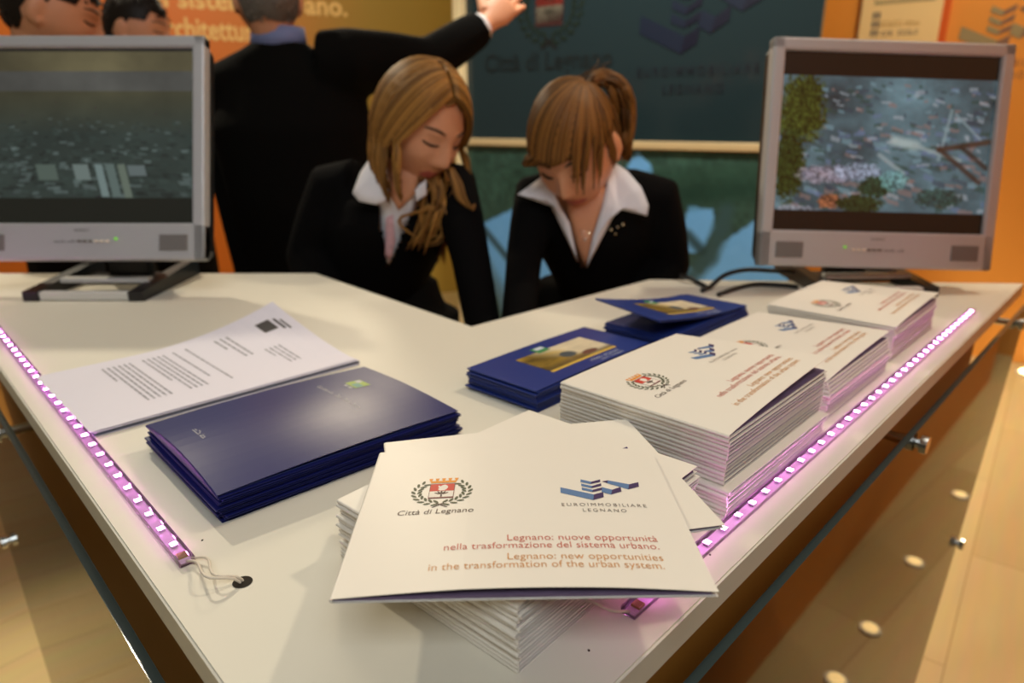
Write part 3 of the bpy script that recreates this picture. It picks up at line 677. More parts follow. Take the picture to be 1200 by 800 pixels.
monR = monitor((0.612, 1.206-0.035, CT+0.222), math.radians(1.3), math.radians(10.1), math.radians(1.6), screen_right(), 0.85, 'silver monitor on the right wing showing a bright aerial city view', -0.050, -1)
bm = bmesh.new()
P0 = [at(822, 352, 1.14), at(832, 336, 1.16), at(850, 322, 1.18), at(875, 316, 1.20), at(905, 317, 1.20), at(930, 318, 1.21)]
P0 = [Vector((p.x, p.y, max(p.z, CT+0.004))) for p in P0]
tube(bm, smoothpath(P0, 30), 0.0042, 10)
tag(obj('power_cable', bm, M_dkpl, smooth=True), 'black cable looping up from the counter to the right-hand monitor', 'cable')
bm = bmesh.new()
P1 = [onz(842, 345, CT+0.004), onz(862, 338, CT+0.004), onz(885, 333, CT+0.004), onz(915, 334, CT+0.004), onz(935, 336, CT+0.005)]
tube(bm, smoothpath(P1, 30), 0.0038, 10)
tag(obj('signal_cable', bm, M_dkpl, smooth=True), 'dark cable lying flat on the counter beside the right-hand monitor', 'cable')
bm = bmesh.new()
P1 = [at(826, 345, 1.17), at(818, 332, 1.2), at(806, 325, 1.215), at(797, 323, 1.23)]
P1 = [Vector((p.x, p.y, max(p.z, CT+0.004))) for p in P1]
tube(bm, smoothpath(P1, 20), 0.0040, 10)
tag(obj('loose_cable', bm, M_dkpl, smooth=True), 'short black cable arching behind the farther blue booklets', 'cable')

# ------------------------------------------------------------------ brochures
BW, BH, BT, TW = 0.196, 0.158, 0.0026, 0.0034
def sheet(bm, W, H, fn, z0, t, nx_=14, ny_=10, mi=0, x0=0.0, edge=None):
    V = {}
    for s_, dz in ((0, z0), (1, z0+t)):
        for i in range(nx_+1):
            for j in range(ny_+1):
                X, Y = x0+(W-x0)*i/nx_, H*j/ny_
                V[s_, i, j] = bm.verts.new((X, Y, dz+fn(X, Y)))
    def q(*k, m=mi):
        f = bm.faces.new([V[a] for a in k]); f.material_index = m
    for i in range(nx_):
        for j in range(ny_):
            q((1, i, j), (1, i+1, j), (1, i+1, j+1), (1, i, j+1)); q((0, i, j), (0, i, j+1), (0, i+1, j+1), (0, i+1, j), m=mi if edge is None else edge)
    for i in range(nx_):
        q((0, i, 0), (0, i+1, 0), (1, i+1, 0), (1, i, 0)); q((0, i+1, ny_), (0, i, ny_), (1, i, ny_), (1, i+1, ny_))
    for j in range(ny_):
        q((0, 0, j+1), (0, 0, j), (1, 0, j), (1, 0, j+1)); q((0, nx_, j), (0, nx_, j+1), (1, nx_, j+1), (1, nx_, j))
flatfn = lambda X, Y: 0.0
def brochure_parts(root, W, H, T, bend=flatfn, lowbend=None, cover_mat=None, page_mat=None, fine=True):
    """spine along x = 0; folded cover with page block; children of root in its local frame (origin = lower left cover corner, resting z)"""
    cover_mat = cover_mat or M_paper; page_mat = page_mat or M_pages
    lowbend = lowbend or flatfn
    n = (18, 12) if fine else (2, 1)
    bm = bmesh.new()
    sheet(bm, W, H, lowbend, 0.0, 0.00035, n[0], n[1], 0, 0.0008); sheet(bm, W, H, bend, T-0.00035, 0.00035, n[0], n[1], 0, 0.0008, 1)
    m_ = n[1]
    k = 5                                  # rounded spine
    for r_out in (0,):
        rings = []
        for j in range(m_+1):
            Y = H*j/m_; a0_, b0_ = lowbend(0, Y), bend(0, Y); c = (a0_+b0_+T)/2; hh = (T+b0_-a0_)/2
            rings.append([bm.verts.new((0.0010-T*0.55*math.cos(t), Y, c+hh*math.sin(t))) for t in [math.pi/2*(2*i_/k-1) for i_ in range(k+1)]])
        for j in range(m_):
            for i_ in range(k): bm.faces.new((rings[j][i_], rings[j+1][i_], rings[j+1][i_+1], rings[j][i_+1]))
        for r in (rings[0], rings[-1]): bm.faces.new(r)
    cov = obj('cover', bm, [cover_mat, M_inner], root)
    bm = bmesh.new()
    sheet(bm, W-0.0030, H-0.0028, lambda X, Y: lowbend(X, Y)+0.0, 0.0005, T*0.42, n[0], n[1], 0, 0.001)
    pg = obj('page_block', bm, page_mat, root); pg.location = (0, 0.0014, 0)
    return cov, pg
PRINT_F = Flat(); cover_print(PRINT_F); PRINT_C = Flat(); crest(PRINT_C); PRINT_L = Flat(); euro_logo(PRINT_L)
def cover_printing(root, T, bend, name='cover_print'):
    sx, sy = BW/0.196*0.001, BH/0.161*0.001
    for nm, f_ in (('crest_print', PRINT_C), ('logo_print', PRINT_L), ('lettering', PRINT_F)): f_.build(nm, lambda a, b: (a*sx, b*sy, T+bend(a*sx, b*sy)+0.00022), M_print, root)

ORD = ['top', 'second', 'third', 'fourth', 'fifth', 'sixth', 'seventh', 'eighth', 'ninth', 'tenth', 'eleventh', 'twelfth', 'thirteenth', 'fourteenth', 'fifteenth', 'sixteenth', 'seventeenth', 'eighteenth', 'nineteenth', 'twentieth', 'twenty-first', 'twenty-second']
_proto = {}
def stack(corner, ang, n, T, W, H, name, noun, where, cat, group, cover_mat, page_mat, jit=0.0012, slip=None, key='w', skip_top=0):
    """corner = lower-left cover corner on the counter; builds n copies upwards"""
    if key not in _proto:
        r = empty(name); brochure_parts(r, W, H, T, cover_mat=cover_mat, page_mat=page_mat, fine=False); _proto[key] = [r, False]
    z = CT; a = math.radians(ang); out = []
    for i in range(n):
        proto, used = _proto[key]
        o = copy_tree(proto) if used else proto
        _proto[key][1] = True
        dx, dy = random.gauss(0, jit), random.gauss(0, jit)
        if slip: s = slip(i); dx += s[0]; dy += s[1]
        o.location = (corner[0]+dx*math.cos(a)-dy*math.sin(a), corner[1]+dx*math.sin(a)+dy*math.cos(a), z)
        o.rotation_euler = (0, 0, a+random.gauss(0, 0.004))
        k = n-1-i+skip_top
        lab = noun+', '+(('top one' if k == 0 else ('lowest one' if i == 0 else ORD[k]+' from the top'))+' '+where)
        tag(o, lab, cat, group); z += T+0.00008; out.append(o)
    return z
def single(name, corner, ang, z, W, H, T, bend, lowbend, label, cat, group, cover_mat, page_mat, printing=True):
    o = empty(name, (corner[0], corner[1], z), math.radians(ang)); tag(o, label, cat, group)
    brochure_parts(o, W, H, T, bend, lowbend, cover_mat, page_mat)
    if printing: cover_printing(o, T, bend)
    return o
GW = 'white brochures on the counter'
def lifted(hmax, cx=1.0, cy=0.0, p=2.0):   # bottom right corner lifting
    def f(X, Y):
        u = max(0.0, (X/BW)-0.1)*max(0.0, 1-Y/BH*1.3); return hmax*u**p+0.0015*math.sin(math.pi*min(1, X/BW))
    return f
def puff(h):                              # cover springing open from the fold
    return lambda X, Y: h*min(1.0, (X/BW))**0.8*max(0, 1-Y/BH)+0.001*math.sin(math.pi*X/BW)
# stack A (nearest of the right wing), B, C
NB = 'white landscape brochure'
slipA = lambda i: ((-0.006, -0.007) if i < 6 else (0.0, 0.0))
zA = stack((0.158, 0.455), 46.8, 17, TW, BW, BH, 'brochure', NB, 'in the near stack beside the LED strip', 'brochure', GW, M_paper, M_pages, 0.0005, slipA, 'w', 1)
single('brochure', (0.158, 0.455), 46.8, zA, BW, BH, BT, puff(0.012), flatfn, 'white brochure with raised front cover on top of the near right-wing stack', 'brochure', GW, M_paper, M_pages)
zB = stack((0.306, 0.617), 46.8, 11, TW, BW, BH, 'brochure', NB, 'in the middle right-wing stack', 'brochure', GW, M_paper, M_pages, 0.0010, None, 'w', 1)
single('brochure', (0.304, 0.619), 46.8, zB, BW, BH, BT, puff(0.007), flatfn, 'white brochure on top of the middle stack along the LED strip', 'brochure', GW, M_paper, M_pages)
zC = stack((0.461, 0.789), 46.8, 12, TW, BW, BH, 'brochure', NB, 'in the stack under the right-hand monitor', 'brochure', GW, M_paper, M_pages, 0.0010, None, 'w', 1)
single('brochure', (0.461, 0.789), 46.8, zC, BW, BH, BT, puff(0.007), flatfn, 'white brochure on top of the farthest stack, under the right-hand monitor', 'brochure', GW, M_paper, M_pages)
# front stack
slipF = lambda i: (random.gauss(0, 0.0008), 0.0)
zF = stack((0.003, 0.293), 48.5, 15, BT, BW, BH, 'brochure', NB, 'in the front stack under the turned brochure', 'brochure', GW, M_paper, M_pages, 0.0006, slipF, 'f', 3)
single('brochure', (0.003, 0.294), 48.5, zF, BW, BH, BT, puff(0.002), flatfn, 'white brochure lying square on the front stack, its top corner pointing back', 'brochure', GW, M_paper, M_pages)
zF += BT+0.0022
a = math.radians(12.8); P1 = Vector((0.0940, 0.516, 0)); c2 = P1-Vector((math.cos(a), math.sin(a), 0))*BW-Vector((-math.sin(a), math.cos(a), 0))*BH
single('brochure', c2, 12.8, zF, BW, BH, BT, lambda X, Y: 0.0008*math.sin(math.pi*X/BW), flatfn, 'white brochure turned askew, just under the front brochure, its logo half covered', 'brochure', GW, M_paper, M_pages)
zF += BT+0.0012
bulge = lambda X, Y: 0.0045*math.sin(math.pi*min(1, max(0, X/BW*0.9+0.05)))*(0.12+0.88*(1-Y/BH))-0.0014*max(0, 1-X/BW*3)-0.001*max(0, X/BW-0.75)*4
lowb = lambda X, Y: 0.0004*math.sin(math.pi*X/BW)
a = math.radians(1.5); cc = Vector((0.005, 0.369, 0))-Vector((math.cos(a), math.sin(a), 0))*BW/2-Vector((-math.sin(a), math.cos(a), 0))*BH/2
single('brochure', cc, 1.5, zF+0.0012, BW, BH*1.015, 0.0034, bulge, lowb, 'white brochure with crest and blue logo facing the camera, front and uppermost', 'brochure', GW, M_paper, M_pages)

# ------------------------------------------------------------------ navy folders
NW, NH, NT = 0.222, 0.164, 0.0019
ca = math.radians(43.0); cN = Vector((-0.187, 0.571, 0))-Vector((math.cos(ca), math.sin(ca), 0))*NW/2-Vector((-math.sin(ca), math.cos(ca), 0))*NH/2
M_nedge = mat('folder_edge', rgb(44, 58, 118), 0.45, noise=0.3, nscale=20, stretch=(2, 2, 500))
zN = stack(cN, 43.0, 11, NT, NW, NH, 'folder', 'navy blue presentation folder', 'in the blue stack on the left wing', 'folder', 'navy folders on the left wing', M_blue, M_nedge, 0.0016, lambda i: ((0.001*math.sin(i*1.7)), 0.0012*math.cos(i*2.3)), 'n', 1)
bendN = lambda X, Y: 0.0075*math.sin(math.pi*min(1, Y/NH))*(0.35+0.65*max(0, 1-X/NW*1.1))+0.004*math.sin(math.pi*X/NW)*0.6
o = empty('folder', (cN.x, cN.y, zN), math.radians(43.0)); tag(o, 'navy blue folder with green square logo, bowed, on top of the blue stack', 'folder', 'navy folders on the left wing')
brochure_parts(o, NW, NH, 0.0022, bendN, flatfn, M_blue, M_nedge)
F = Flat()
gx, gy = 0.176, 0.104
F.poly([(gx, gy), (gx+0.017, gy), (gx+0.017, gy+0.021), (gx, gy+0.021)], 0); F.poly([(gx+0.002, gy+0.001), (gx+0.010, gy+0.001), (gx+0.010, gy+0.013), (gx+0.002, gy+0.013)], 1); F.poly([(gx+0.010, gy+0.013), (gx+0.016, gy+0.013), (gx+0.016, gy+0.020), (gx+0.010, gy+0.020)], 2)
for k_ in (0, 1): F.poly([(gx-0.005+0.0005, gy+0.003+0.008*k_), (gx-0.001, gy+0.003+0.008*k_), (gx-0.001, gy+0.008+0.008*k_), (gx-0.0045, gy+0.008+0.008*k_)], 2)
def rot90(F2, x, y, dst):
    b = len(dst.V); dst.V += [(x+p[1], y-p[0]) for p in F2.V]; dst.F += [tuple(i+b for i in f) for f in F2.F]; dst.M += F2.M
ft = Flat(); ft.marks([9, 3, 8], 0, 0, 0.078, 0.0042, 2); rot90(ft, 0.150, 0.134, F)
ft = Flat(); ft.marks([7, 4], 0, 0, 0.026, 0.0042, 2); rot90(ft, 0.022, 0.110, F)
F.build('folder_print', lambda a_, b_: (a_, b_, 0.0022+bendN(a_, b_)+0.0003), [mat('lime_print', rgb(150, 176, 66), 0.5), mat('teal_print', rgb(96, 150, 140), 0.5), mat('silver_print', rgb(196, 196, 200), 0.5)], o)

# ------------------------------------------------------------------ blue photo booklets
DW, DH, DT = 0.212, 0.099, 0.00165
def booklet_picture():
    H, W = 46, 70; y, x = np.mgrid[0:H, 0:W]; v, u = y/(H-1), x/(W-1); f = fbm(H, W, 5, 31)
    im = np.array([222, 208, 176])*(0.9+0.2*f[..., None])*np.ones((H, W, 1))
    m = np.clip(3.5*(0.55-u+0.25*(f-0.5)+0.35*(v-0.4)), 0, 1)[..., None]
    im = im*(1-m)+np.array([138, 112, 44])*(0.45+1.0*f[..., None])*m
    m = np.clip(6*(v-0.72+0.35*(f-0.5)), 0, 1)[..., None]*0.8; im = im*(1-m)+np.array([92, 76, 46])*(0.5+0.9*f[..., None])*m
    m = (np.hypot((u-0.48)/0.10, (v-0.55)/0.16) < 1)[..., None]; im = np.where(m, np.array([78, 88, 92]), im)
    m = (np.hypot((u-0.70)/0.12, (v-0.76)/0.10) < 1)[..., None]; im = np.where(m, np.array([112, 72, 58]), im)
    im[v > 0.93] = np.array([222, 186, 78])
    return lina(im)
M_bpic = mat_attr('booklet_photo', 0, 0.35)
M_bpr = [mat('booklet_green', rgb(70, 140, 84), 0.5), mat('booklet_white', rgb(206, 214, 226), 0.5)]
def booklet_cover(root, bend, T):
    g = grid_mesh('cover_photo', booklet_picture(), lambda u, v: (0.052+0.118*u, 0.075-0.055*v, T+bend(0.052+0.118*u, 0.075-0.055*v)+0.0002), [M_bpic], root)
    F = Flat(); F.poly([(0.088, 0.070), (0.108, 0.070), (0.108, 0.086), (0.088, 0.086)], 0); F.poly([(0.093, 0.078), (0.107, 0.078), (0.107, 0.085), (0.093, 0.085)], 1)
    F.build('logo_print', lambda a_, b_: (a_, b_, T+bend(a_, b_)+0.0004), M_bpr, root); F = Flat()
    F.marks([6, 8], 0.108, 0.0110, 0.055, 0.0036, 1); F.marks([4, 7], 0.120, 0.0045, 0.042, 0.0034, 1)
    F.build('lettering', lambda a_, b_: (a_, b_, T+bend(a_, b_)+0.0003), M_bpr, root)
GD = 'blue photo booklets on the counter'
def corner_of(c, W, H, ang):
    a_ = math.radians(ang); return Vector((c[0], c[1], 0))-Vector((math.cos(a_), math.sin(a_), 0))*W/2-Vector((-math.sin(a_), math.cos(a_), 0))*H/2
cD = corner_of((0.059, 0.746), DW, DH, 47.5)
zD = stack(cD, 47.5, 13, DT, DW, DH, 'booklet', 'blue photo booklet', 'in the nearer blue booklet stack', 'booklet', GD, M_blue2, M_blueedge, 0.0014, None, 'd', 1)
o = empty('booklet', (cD.x, cD.y, zD), math.radians(47.5)); tag(o, 'blue booklet with landscape photo cover, flat on top of the nearer blue stack', 'booklet', GD)
bD = lambda X, Y: 0.0012*math.sin(math.pi*X/DW); brochure_parts(o, DW, DH, DT, bD, flatfn, M_blue2, M_blueedge); booklet_cover(o, bD, DT)
cE = corner_of((0.232, 0.915), DW, DH, 47.0)
zE = stack(cE, 47.0, 15, DT, DW, DH, 'booklet', 'blue photo booklet', 'in the farther blue booklet stack', 'booklet', GD, M_blue2, M_blueedge, 0.0016, None, 'd', 1)
cE2 = corner_of((0.218, 0.905), DW, DH, 45.0)
o = empty('booklet', (cE2.x, cE2.y, zE), math.radians(45.0)); tag(o, 'blue photo booklet curling up and turned askew on the farther blue stack', 'booklet', GD)
bE = lambda X, Y: 0.022*max(0, 1-X/DW*1.1)**1.5+0.001+0.010*(Y/DH)*max(0, 1-X/DW)
brochure_parts(o, DW, DH, DT, bE, lambda X, Y: bE(X, Y)-0.0008, M_blue2, M_blueedge); booklet_cover(o, bE, DT)

# ------------------------------------------------------------------ printed sheets
SW, SH = 0.287, 0.205
cS = Vector((-0.390, 0.578, 0)); aS = 45.0
curl = lambda X, Y: 0.034*max(0, (X/SW-0.35)/0.65)**2*max(0, (Y/SH-0.1)/0.9)**1.3+0.001
GS = 'printed A4 sheets on the left wing'
sheets = []
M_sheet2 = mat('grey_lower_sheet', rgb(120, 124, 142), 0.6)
for i in range(7):
    o = empty('paper_sheet', (cS.x+random.gauss(0, 0.0008)+(0.0 if i > 4 else 0.002), cS.y+random.gauss(0, 0.0008), CT+0.0008*i), math.radians(aS+random.gauss(0, 0.25)))
    bm = bmesh.new(); sc = 0.55+0.45*i/6
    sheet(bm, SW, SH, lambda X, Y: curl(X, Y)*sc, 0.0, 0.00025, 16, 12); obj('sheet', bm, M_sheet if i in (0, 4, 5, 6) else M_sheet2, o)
    lab = ('printed white sheet with letter text and curled far corner, on top of the paper pile' if i == 6 else 'paper sheet, '+('lowest' if i == 0 else ORD[6-i]+' from the top')+' of the pile beside the left LED strip')
    tag(o, lab, 'paper', GS); top_sheet = o
F = Flat(); r = np.random.default_rng(4)
def para(x, y, w_, n, lead, mi, last=0.5):   # lines of small type: x across the sheet's short side
    for i in range(n):
        L = w_*(last if i == n-1 else 1.0); xx_ = 0
        while xx_ < L:
            ww = 0.004+0.010*r.random(); ww = min(ww, L-xx_)
            if ww > 0.001: F.poly([(y-lead*i*1.0, x-xx_), (y-lead*i, x-xx_-ww), (y-lead*i-lead*0.38, x-xx_-ww), (y-lead*i-lead*0.38, x-xx_)][::-1], mi)
            xx_ += ww+0.0016
para(0.172, 0.205, 0.075, 3, 0.0075, 0); para(0.178, 0.155, 0.135, 1, 0.006, 0, 1.0); para(0.178, 0.140, 0.11, 1, 0.006, 0, 1); para(0.178, 0.128, 0.135, 5, 0.0058, 0, 0.7); para(0.178, 0.090, 0.135, 6, 0.0058, 0, 0.4); para(0.10, 0.24, 0.055, 4, 0.006, 0)
F.poly([(0.243, 0.172), (0.262, 0.172), (0.262, 0.142), (0.243, 0.142)][::-1], 1); F.poly([(0.250, 0.160), (0.258, 0.166), (0.262, 0.150)][::-1], 2); F.poly([(0.266, 0.168), (0.2695, 0.168), (0.2695, 0.135), (0.266, 0.135)][::-1], 1); F.poly([(0.272, 0.160), (0.2745, 0.160), (0.2745, 0.130), (0.272, 0.130)][::-1], 1)
F.build('sheet_print', lambda a_, b_: (a_, b_, 0.00025+curl(a_, b_)+0.0002), [mat('type_grey', rgb(150, 148, 158), 0.7), mat('letterhead_black', rgb(70, 66, 66), 0.7), mat('letterhead_white', rgb(225, 222, 230), 0.7)], top_sheet)

# ------------------------------------------------------------------ people
def remesh(bm, vox, smooth_it=4, fac=0.5):
    bmesh.ops.recalc_face_normals(bm, faces=bm.faces[:])
    me = bpy.data.meshes.new('tmp'); bm.to_mesh(me); bm.free()
    o = bpy.data.objects.new('tmp', me); COL.objects.link(o)
    m = o.modifiers.new('r', 'REMESH'); m.mode = 'VOXEL'; m.voxel_size = vox
    if smooth_it:
        s = o.modifiers.new('s', 'SMOOTH'); s.factor = fac; s.iterations = smooth_it
    dg = bpy.context.evaluated_depsgraph_get(); r = bpy.data.meshes.new_from_object(o.evaluated_get(dg))
    bpy.data.objects.remove(o); bpy.data.meshes.remove(me)
    return r
def head_rot(alpha, pitch, roll=0):      # alpha: turn from the camera-facing direction towards the viewer's right
    return Matrix.Rotation(math.radians(180+alpha), 3, 'Z') @ Matrix.Rotation(math.radians(-pitch), 3, 'X') @ Matrix.Rotation(math.radians(roll), 3, 'Y')
HR = (0.073, 0.094, 0.114)               # head half sizes: side, front-back, up
def ss(a, b, x): t = min(1, max(0, (x-a)/(b-a))); return t*t*(3-2*t)
def head_shape(d):                       # unit direction -> local head surface point
    x, y, z = d.x*HR[0], d.y*HR[1], d.z*HR[2]
    low = ss(-0.02, -0.10, z)
    x *= 1-0.30*low
    if y < 0: y *= 1-0.35*low; y -= 0.006*ss(-0.02, 0.05, z)
    else: y *= 1-0.05*low; 
    front = ss(0.25, 0.75, d.y)
    g = lambda cx, cz, sx, sz: math.exp(-((x-cx)/sx)**2-((z-cz)/sz)**2)
    dy = 0.0
    ridge = ss(0.032, -0.022, z)*(1-ss(-0.024, -0.036, z))
    dy += 0.021*ridge*math.exp(-(x/(0.0075+0.006*ss(0.0, -0.024, z)))**2)
    dy += 0.006*(g(0.013, -0.026, 0.007, 0.007)+g(-0.013, -0.026, 0.007, 0.007))
    dy -= 0.010*(g(0.031, 0.012, 0.015, 0.010)+g(-0.031, 0.012, 0.015, 0.010))
    dy += 0.006*(g(0.031, 0.012, 0.011, 0.006)+g(-0.031, 0.012, 0.011, 0.006))
    dy += 0.004*(g(0.030, 0.031, 0.020, 0.007)+g(-0.030, 0.031, 0.020, 0.007))
    dy += 0.004*(g(0.042, -0.018, 0.018, 0.020)+g(-0.042, -0.018, 0.018, 0.020))
    dy += 0.007*g(0, -0.049, 0.019, 0.0055)+0.008*g(0, -0.062, 0.016, 0.0060)-0.003*g(0, -0.0555, 0.021, 0.0028)
    dy -= 0.003*g(0, -0.076, 0.018, 0.006); dy += 0.010*g(0, -0.095, 0.020, 0.014)
    return Vector((x, y+dy*front, z))
def add_head(bm, C, R, sub=5, s=1.0):
    g = bmesh.ops.create_icosphere(bm, subdivisions=sub, radius=1.0)
    for v in g['verts']: v.co = C+R @ (head_shape(v.co.normalized())*s)
    for sx in (-1, 1):                    # ears
        E_ = Matrix.Rotation(math.radians(sx*18), 3, 'Z') @ Matrix.Rotation(math.radians(-12), 3, 'X')
        ball(bm, C+R @ (Vector((sx*0.072, -0.008, -0.004))*s), (0.009*s, 0.018*s, 0.031*s), R @ E_, 3)
        ball(bm, C+R @ (Vector((sx*0.071, 0.000, -0.026))*s), (0.008*s, 0.010*s, 0.012*s), R @ E_, 2)
def hand(bm, W, D, N, s=1.0, curl=0.5, side=1, spread=1.0):   # wrist, pointing direction, back-of-hand normal
    D = Vector(D).normalized(); N = Vector(N); N = (N-D*N.dot(D)).normalized(); S = D.cross(N)*side      # S towards the thumb
    loft(bm, [(W-D*0.02*s, S*0.026*s, N*0.019*s), (W+D*0.01*s, S*0.028*s, N*0.018*s), (W+D*0.045*s, S*0.040*s, N*0.016*s), (W+D*0.085*s, S*0.042*s, N*0.014*s), (W+D*0.097*s, S*0.036*s, N*0.010*s)], 16)
    for k, (off, L) in enumerate(((0.033, 0.072), (0.011, 0.082), (-0.011, 0.076), (-0.032, 0.060))):
        p = W+D*0.080*s+S*off*s; d = (D+S*(off*3.2*spread)).normalized(); pts = [p]; a = 0.12
        for f in (0.22, 0.42, 0.32, 0.24):
            dd = (d*math.cos(a)-N*math.sin(a)); pts.append(pts[-1]+dd*L*f*s); a += curl*0.55
        tube(bm, pts, [0.0098*s, 0.0092*s, 0.0086*s, 0.0078*s, 0.0055*s], 10)
    p = W+D*0.022*s+S*0.026*s; d = (D*0.62+S*0.75-N*0.22).normalized(); d2 = (D*0.86+S*0.40-N*0.30).normalized()
    tube(bm, [p, p+d*0.036*s, p+d*0.036*s+d2*0.030*s, p+d*0.036*s+d2*0.054*s], [0.016*s, 0.0125*s, 0.0105*s, 0.007*s], 10)
def strand_mesh(strands, name, m, parent, seg=6, seed=1):
    r = random.Random(seed); bm = bmesh.new(); lay = bm.verts.layers.float_color.new('picture')
    for pts, rad in strands:
        n0 = len(bm.verts); n = len(pts)
        tube(bm, pts, [max(0.0008, rad*min(1.0, 0.75+i*0.15, (n-1-i)*0.25+0.22)) for i in range(n)], seg, flat=0.7)
        t = 0.12+0.70*r.random(); bm.verts.ensure_lookup_table()
        for v in bm.verts[n0:]: v[lay] = (t, t, t, 1)
    return obj(name, bm, m, parent, smooth=True)
def cap_mesh(bm, C, R, s, keep):         # scalp shell; keep(d) -> True where hair grows
    g = bmesh.ops.create_icosphere(bm, subdivisions=4, radius=1.0)
    dead = []
    for v in g['verts']:
        d = v.co.normalized()
        if not keep(d): dead.append(v)
        v.co = C+R @ (head_shape(d)*s)
    bmesh.ops.delete(bm, geom=dead, context='VERTS')
def slerp(a, b, t):
    a, b = a.normalized(), b.normalized(); w_ = math.acos(max(-1, min(1, a.dot(b))))
    return a if w_ < 1e-4 else (a*math.sin((1-t)*w_)+b*math.sin(t*w_))/math.sin(w_)
def scalp(C, R, a, b, n, s, s2=None):
    out = []
    for i in range(n):
        t = i/(n-1); d = slerp(Vector(a), Vector(b), t); k = s+(0 if s2 is None else (s2-s)*t)
        p = head_shape(d)
        if d.y > 0.2: p = Vector((d.x*HR[0], d.y*HR[1], d.z*HR[2]))
        out.append(C+R @ (p*k))
    return out
def face_details(o, C, R, lidmat, s=1.0, brow=True):
    for sx in (-1, 1):
        def on_face(x, z, lift):
            d = Vector((x/HR[0], 0, z/HR[2])); d.y = math.sqrt(max(0.01, 1-d.x**2-d.z**2)); p = head_shape(d.normalized()); return C+R @ ((p+Vector((0, lift, 0)))*s)
        bm = bmesh.new(); tube(bm, [on_face(sx*(0.014+0.0085*k), 0.0335+0.004*math.sin(k*0.75), 0.001) for k in range(5)], [0.0014, 0.0026, 0.0026, 0.0021, 0.001], 6); obj('eyebrow', bm, M_brow, o, True)
        bm = bmesh.new(); tube(bm, [on_face(sx*(0.017+0.007*k), 0.010-0.0035*math.sin(math.pi*k/4), 0.0012) for k in range(5)], [0.0013, 0.0026, 0.0030, 0.0026, 0.0014], 6); obj('eyelashes', bm, M_brow, o, True)
def person(label, C, R, neck_base, torso_mid, hip, sh, arms, yaw, hs=1.0, ar=1.0, lips=True, vox=0.0042):
    """C head centre, R head rotation, sh: two shoulder points, arms: [(elbow, wrist, hand dir, back normal, side)]"""
    bm = bmesh.new(); add_head(bm, C, R, 5, hs)
    nb = Vector(neck_base)
    tube(bm, [nb+Vector((0, 0, -0.05)), nb, (nb*0.45+(C+R @ Vector((0, -0.020, -0.075)))*0.55), C+R @ Vector((0, -0.016, -0.050))], [0.075, 0.056*hs, 0.050*hs, 0.052*hs], 20)
    X = Vector((math.cos(yaw), math.sin(yaw), 0)); Y = Vector((-math.sin(yaw), math.cos(yaw), 0))
    shc = (sh[0]+sh[1])/2
    hw = (sh[0]-sh[1]).length/2
    loft(bm, [(hip+Vector((0, 0, -0.06)), X*0.135, Y*0.085), (hip+Vector((0, 0, 0.05)), X*0.13, Y*0.085), (torso_mid, X*hw*0.62, Y*0.070), (torso_mid*0.35+shc*0.65, X*hw*0.70, Y*0.080), (shc, X*hw*0.70, Y*0.055), (nb, X*0.06, Y*0.05)], 24)
    for i, (el, wr, hd, hn, sd) in enumerate(arms):
        s0 = sh[i]; el, wr = Vector(el), Vector(wr)
        tube(bm, [shc*0.35+s0*0.65, s0, s0*0.5+el*0.5, el, el*0.6+wr*0.4, wr], [0.042*ar, 0.046*ar, 0.042*ar, 0.036*ar, 0.034*ar, 0.025*(0.5+0.5*ar)], 16)
        hand(bm, wr, hd, hn, 1.0 if hs <= 1.0 else 1.08, 0.45, sd)
    feet = []
    for sx in (-1, 1):
        hp = hip+X*sx*0.085; an = Vector((hp.x, hp.y+0.02, 0.09)); kn = (hp+an)*0.5+Y*0.0+Vector((0, -0.01, 0.02))
        tube(bm, [hp+Vector((0, 0, 0.02)), hp*0.6+kn*0.4, kn, kn*0.55+an*0.45, an, an+Vector((0, 0, -0.05))], [0.085, 0.075, 0.052, 0.050, 0.034, 0.036], 16)
        tip = R @ Vector((0, 1, 0)); tip.z = 0; tip = tip.normalized() if tip.length > 0.1 else -Y
        tip = -Y
        tube(bm, [an+Vector((0, 0, -0.045))-tip*0.04, an+Vector((0, 0, -0.050))+tip*0.05, an+Vector((0, 0, -0.062))+tip*0.16], [0.036, 0.036, 0.022], 14)
        feet.append((hp, kn, an, tip))
    me = remesh(bm, vox, 2, 0.35)
    o = new_obj('person', me, [M_skin, M_lips], smooth=True); tag(o, label, 'person')
    if lips:
        Ri = R.inverted()
        for p in me.polygons:
            q = Ri @ (p.center-C)
            if abs(q.x) < 0.024 and -0.069 < q.z < -0.044 and q.y > 0.06 and abs(q.x) < 0.024-abs(q.z+0.0555)*0.8: p.material_index = 1
    bm = bmesh.new()
    for hp, kn, an, tip in feet: tube(bm, [hp+Vector((0, 0, 0.03)), hp*0.6+kn*0.4, kn, kn*0.5+an*0.5, an+Vector((0, 0, -0.02))], [0.105, 0.094, 0.075, 0.072, 0.078], 18)
    loft(bm, [(hip+Vector((0, 0, -0.12)), X*0.15, Y*0.10), (hip+Vector((0, 0, 0.0)), X*0.165, Y*0.112), (hip+Vector((0, 0, 0.10)), X*0.14, Y*0.10)], 24)
    new_obj('trousers', remesh(bm, 0.012, 4), M_black2, o, True)
    for hp, kn, an, tip in feet:
        bm = bmesh.new(); tube(bm, [Vector((an.x, an.y, 0.042))-tip*0.055, Vector((an.x, an.y, 0.050))+tip*0.04, Vector((an.x, an.y, 0.034))+tip*0.17, Vector((an.x, an.y, 0.026))+tip*0.20], [0.040, 0.044, 0.034, 0.016], 14)
        obj('shoe', bm, M_dkpl, o, True)
    return o
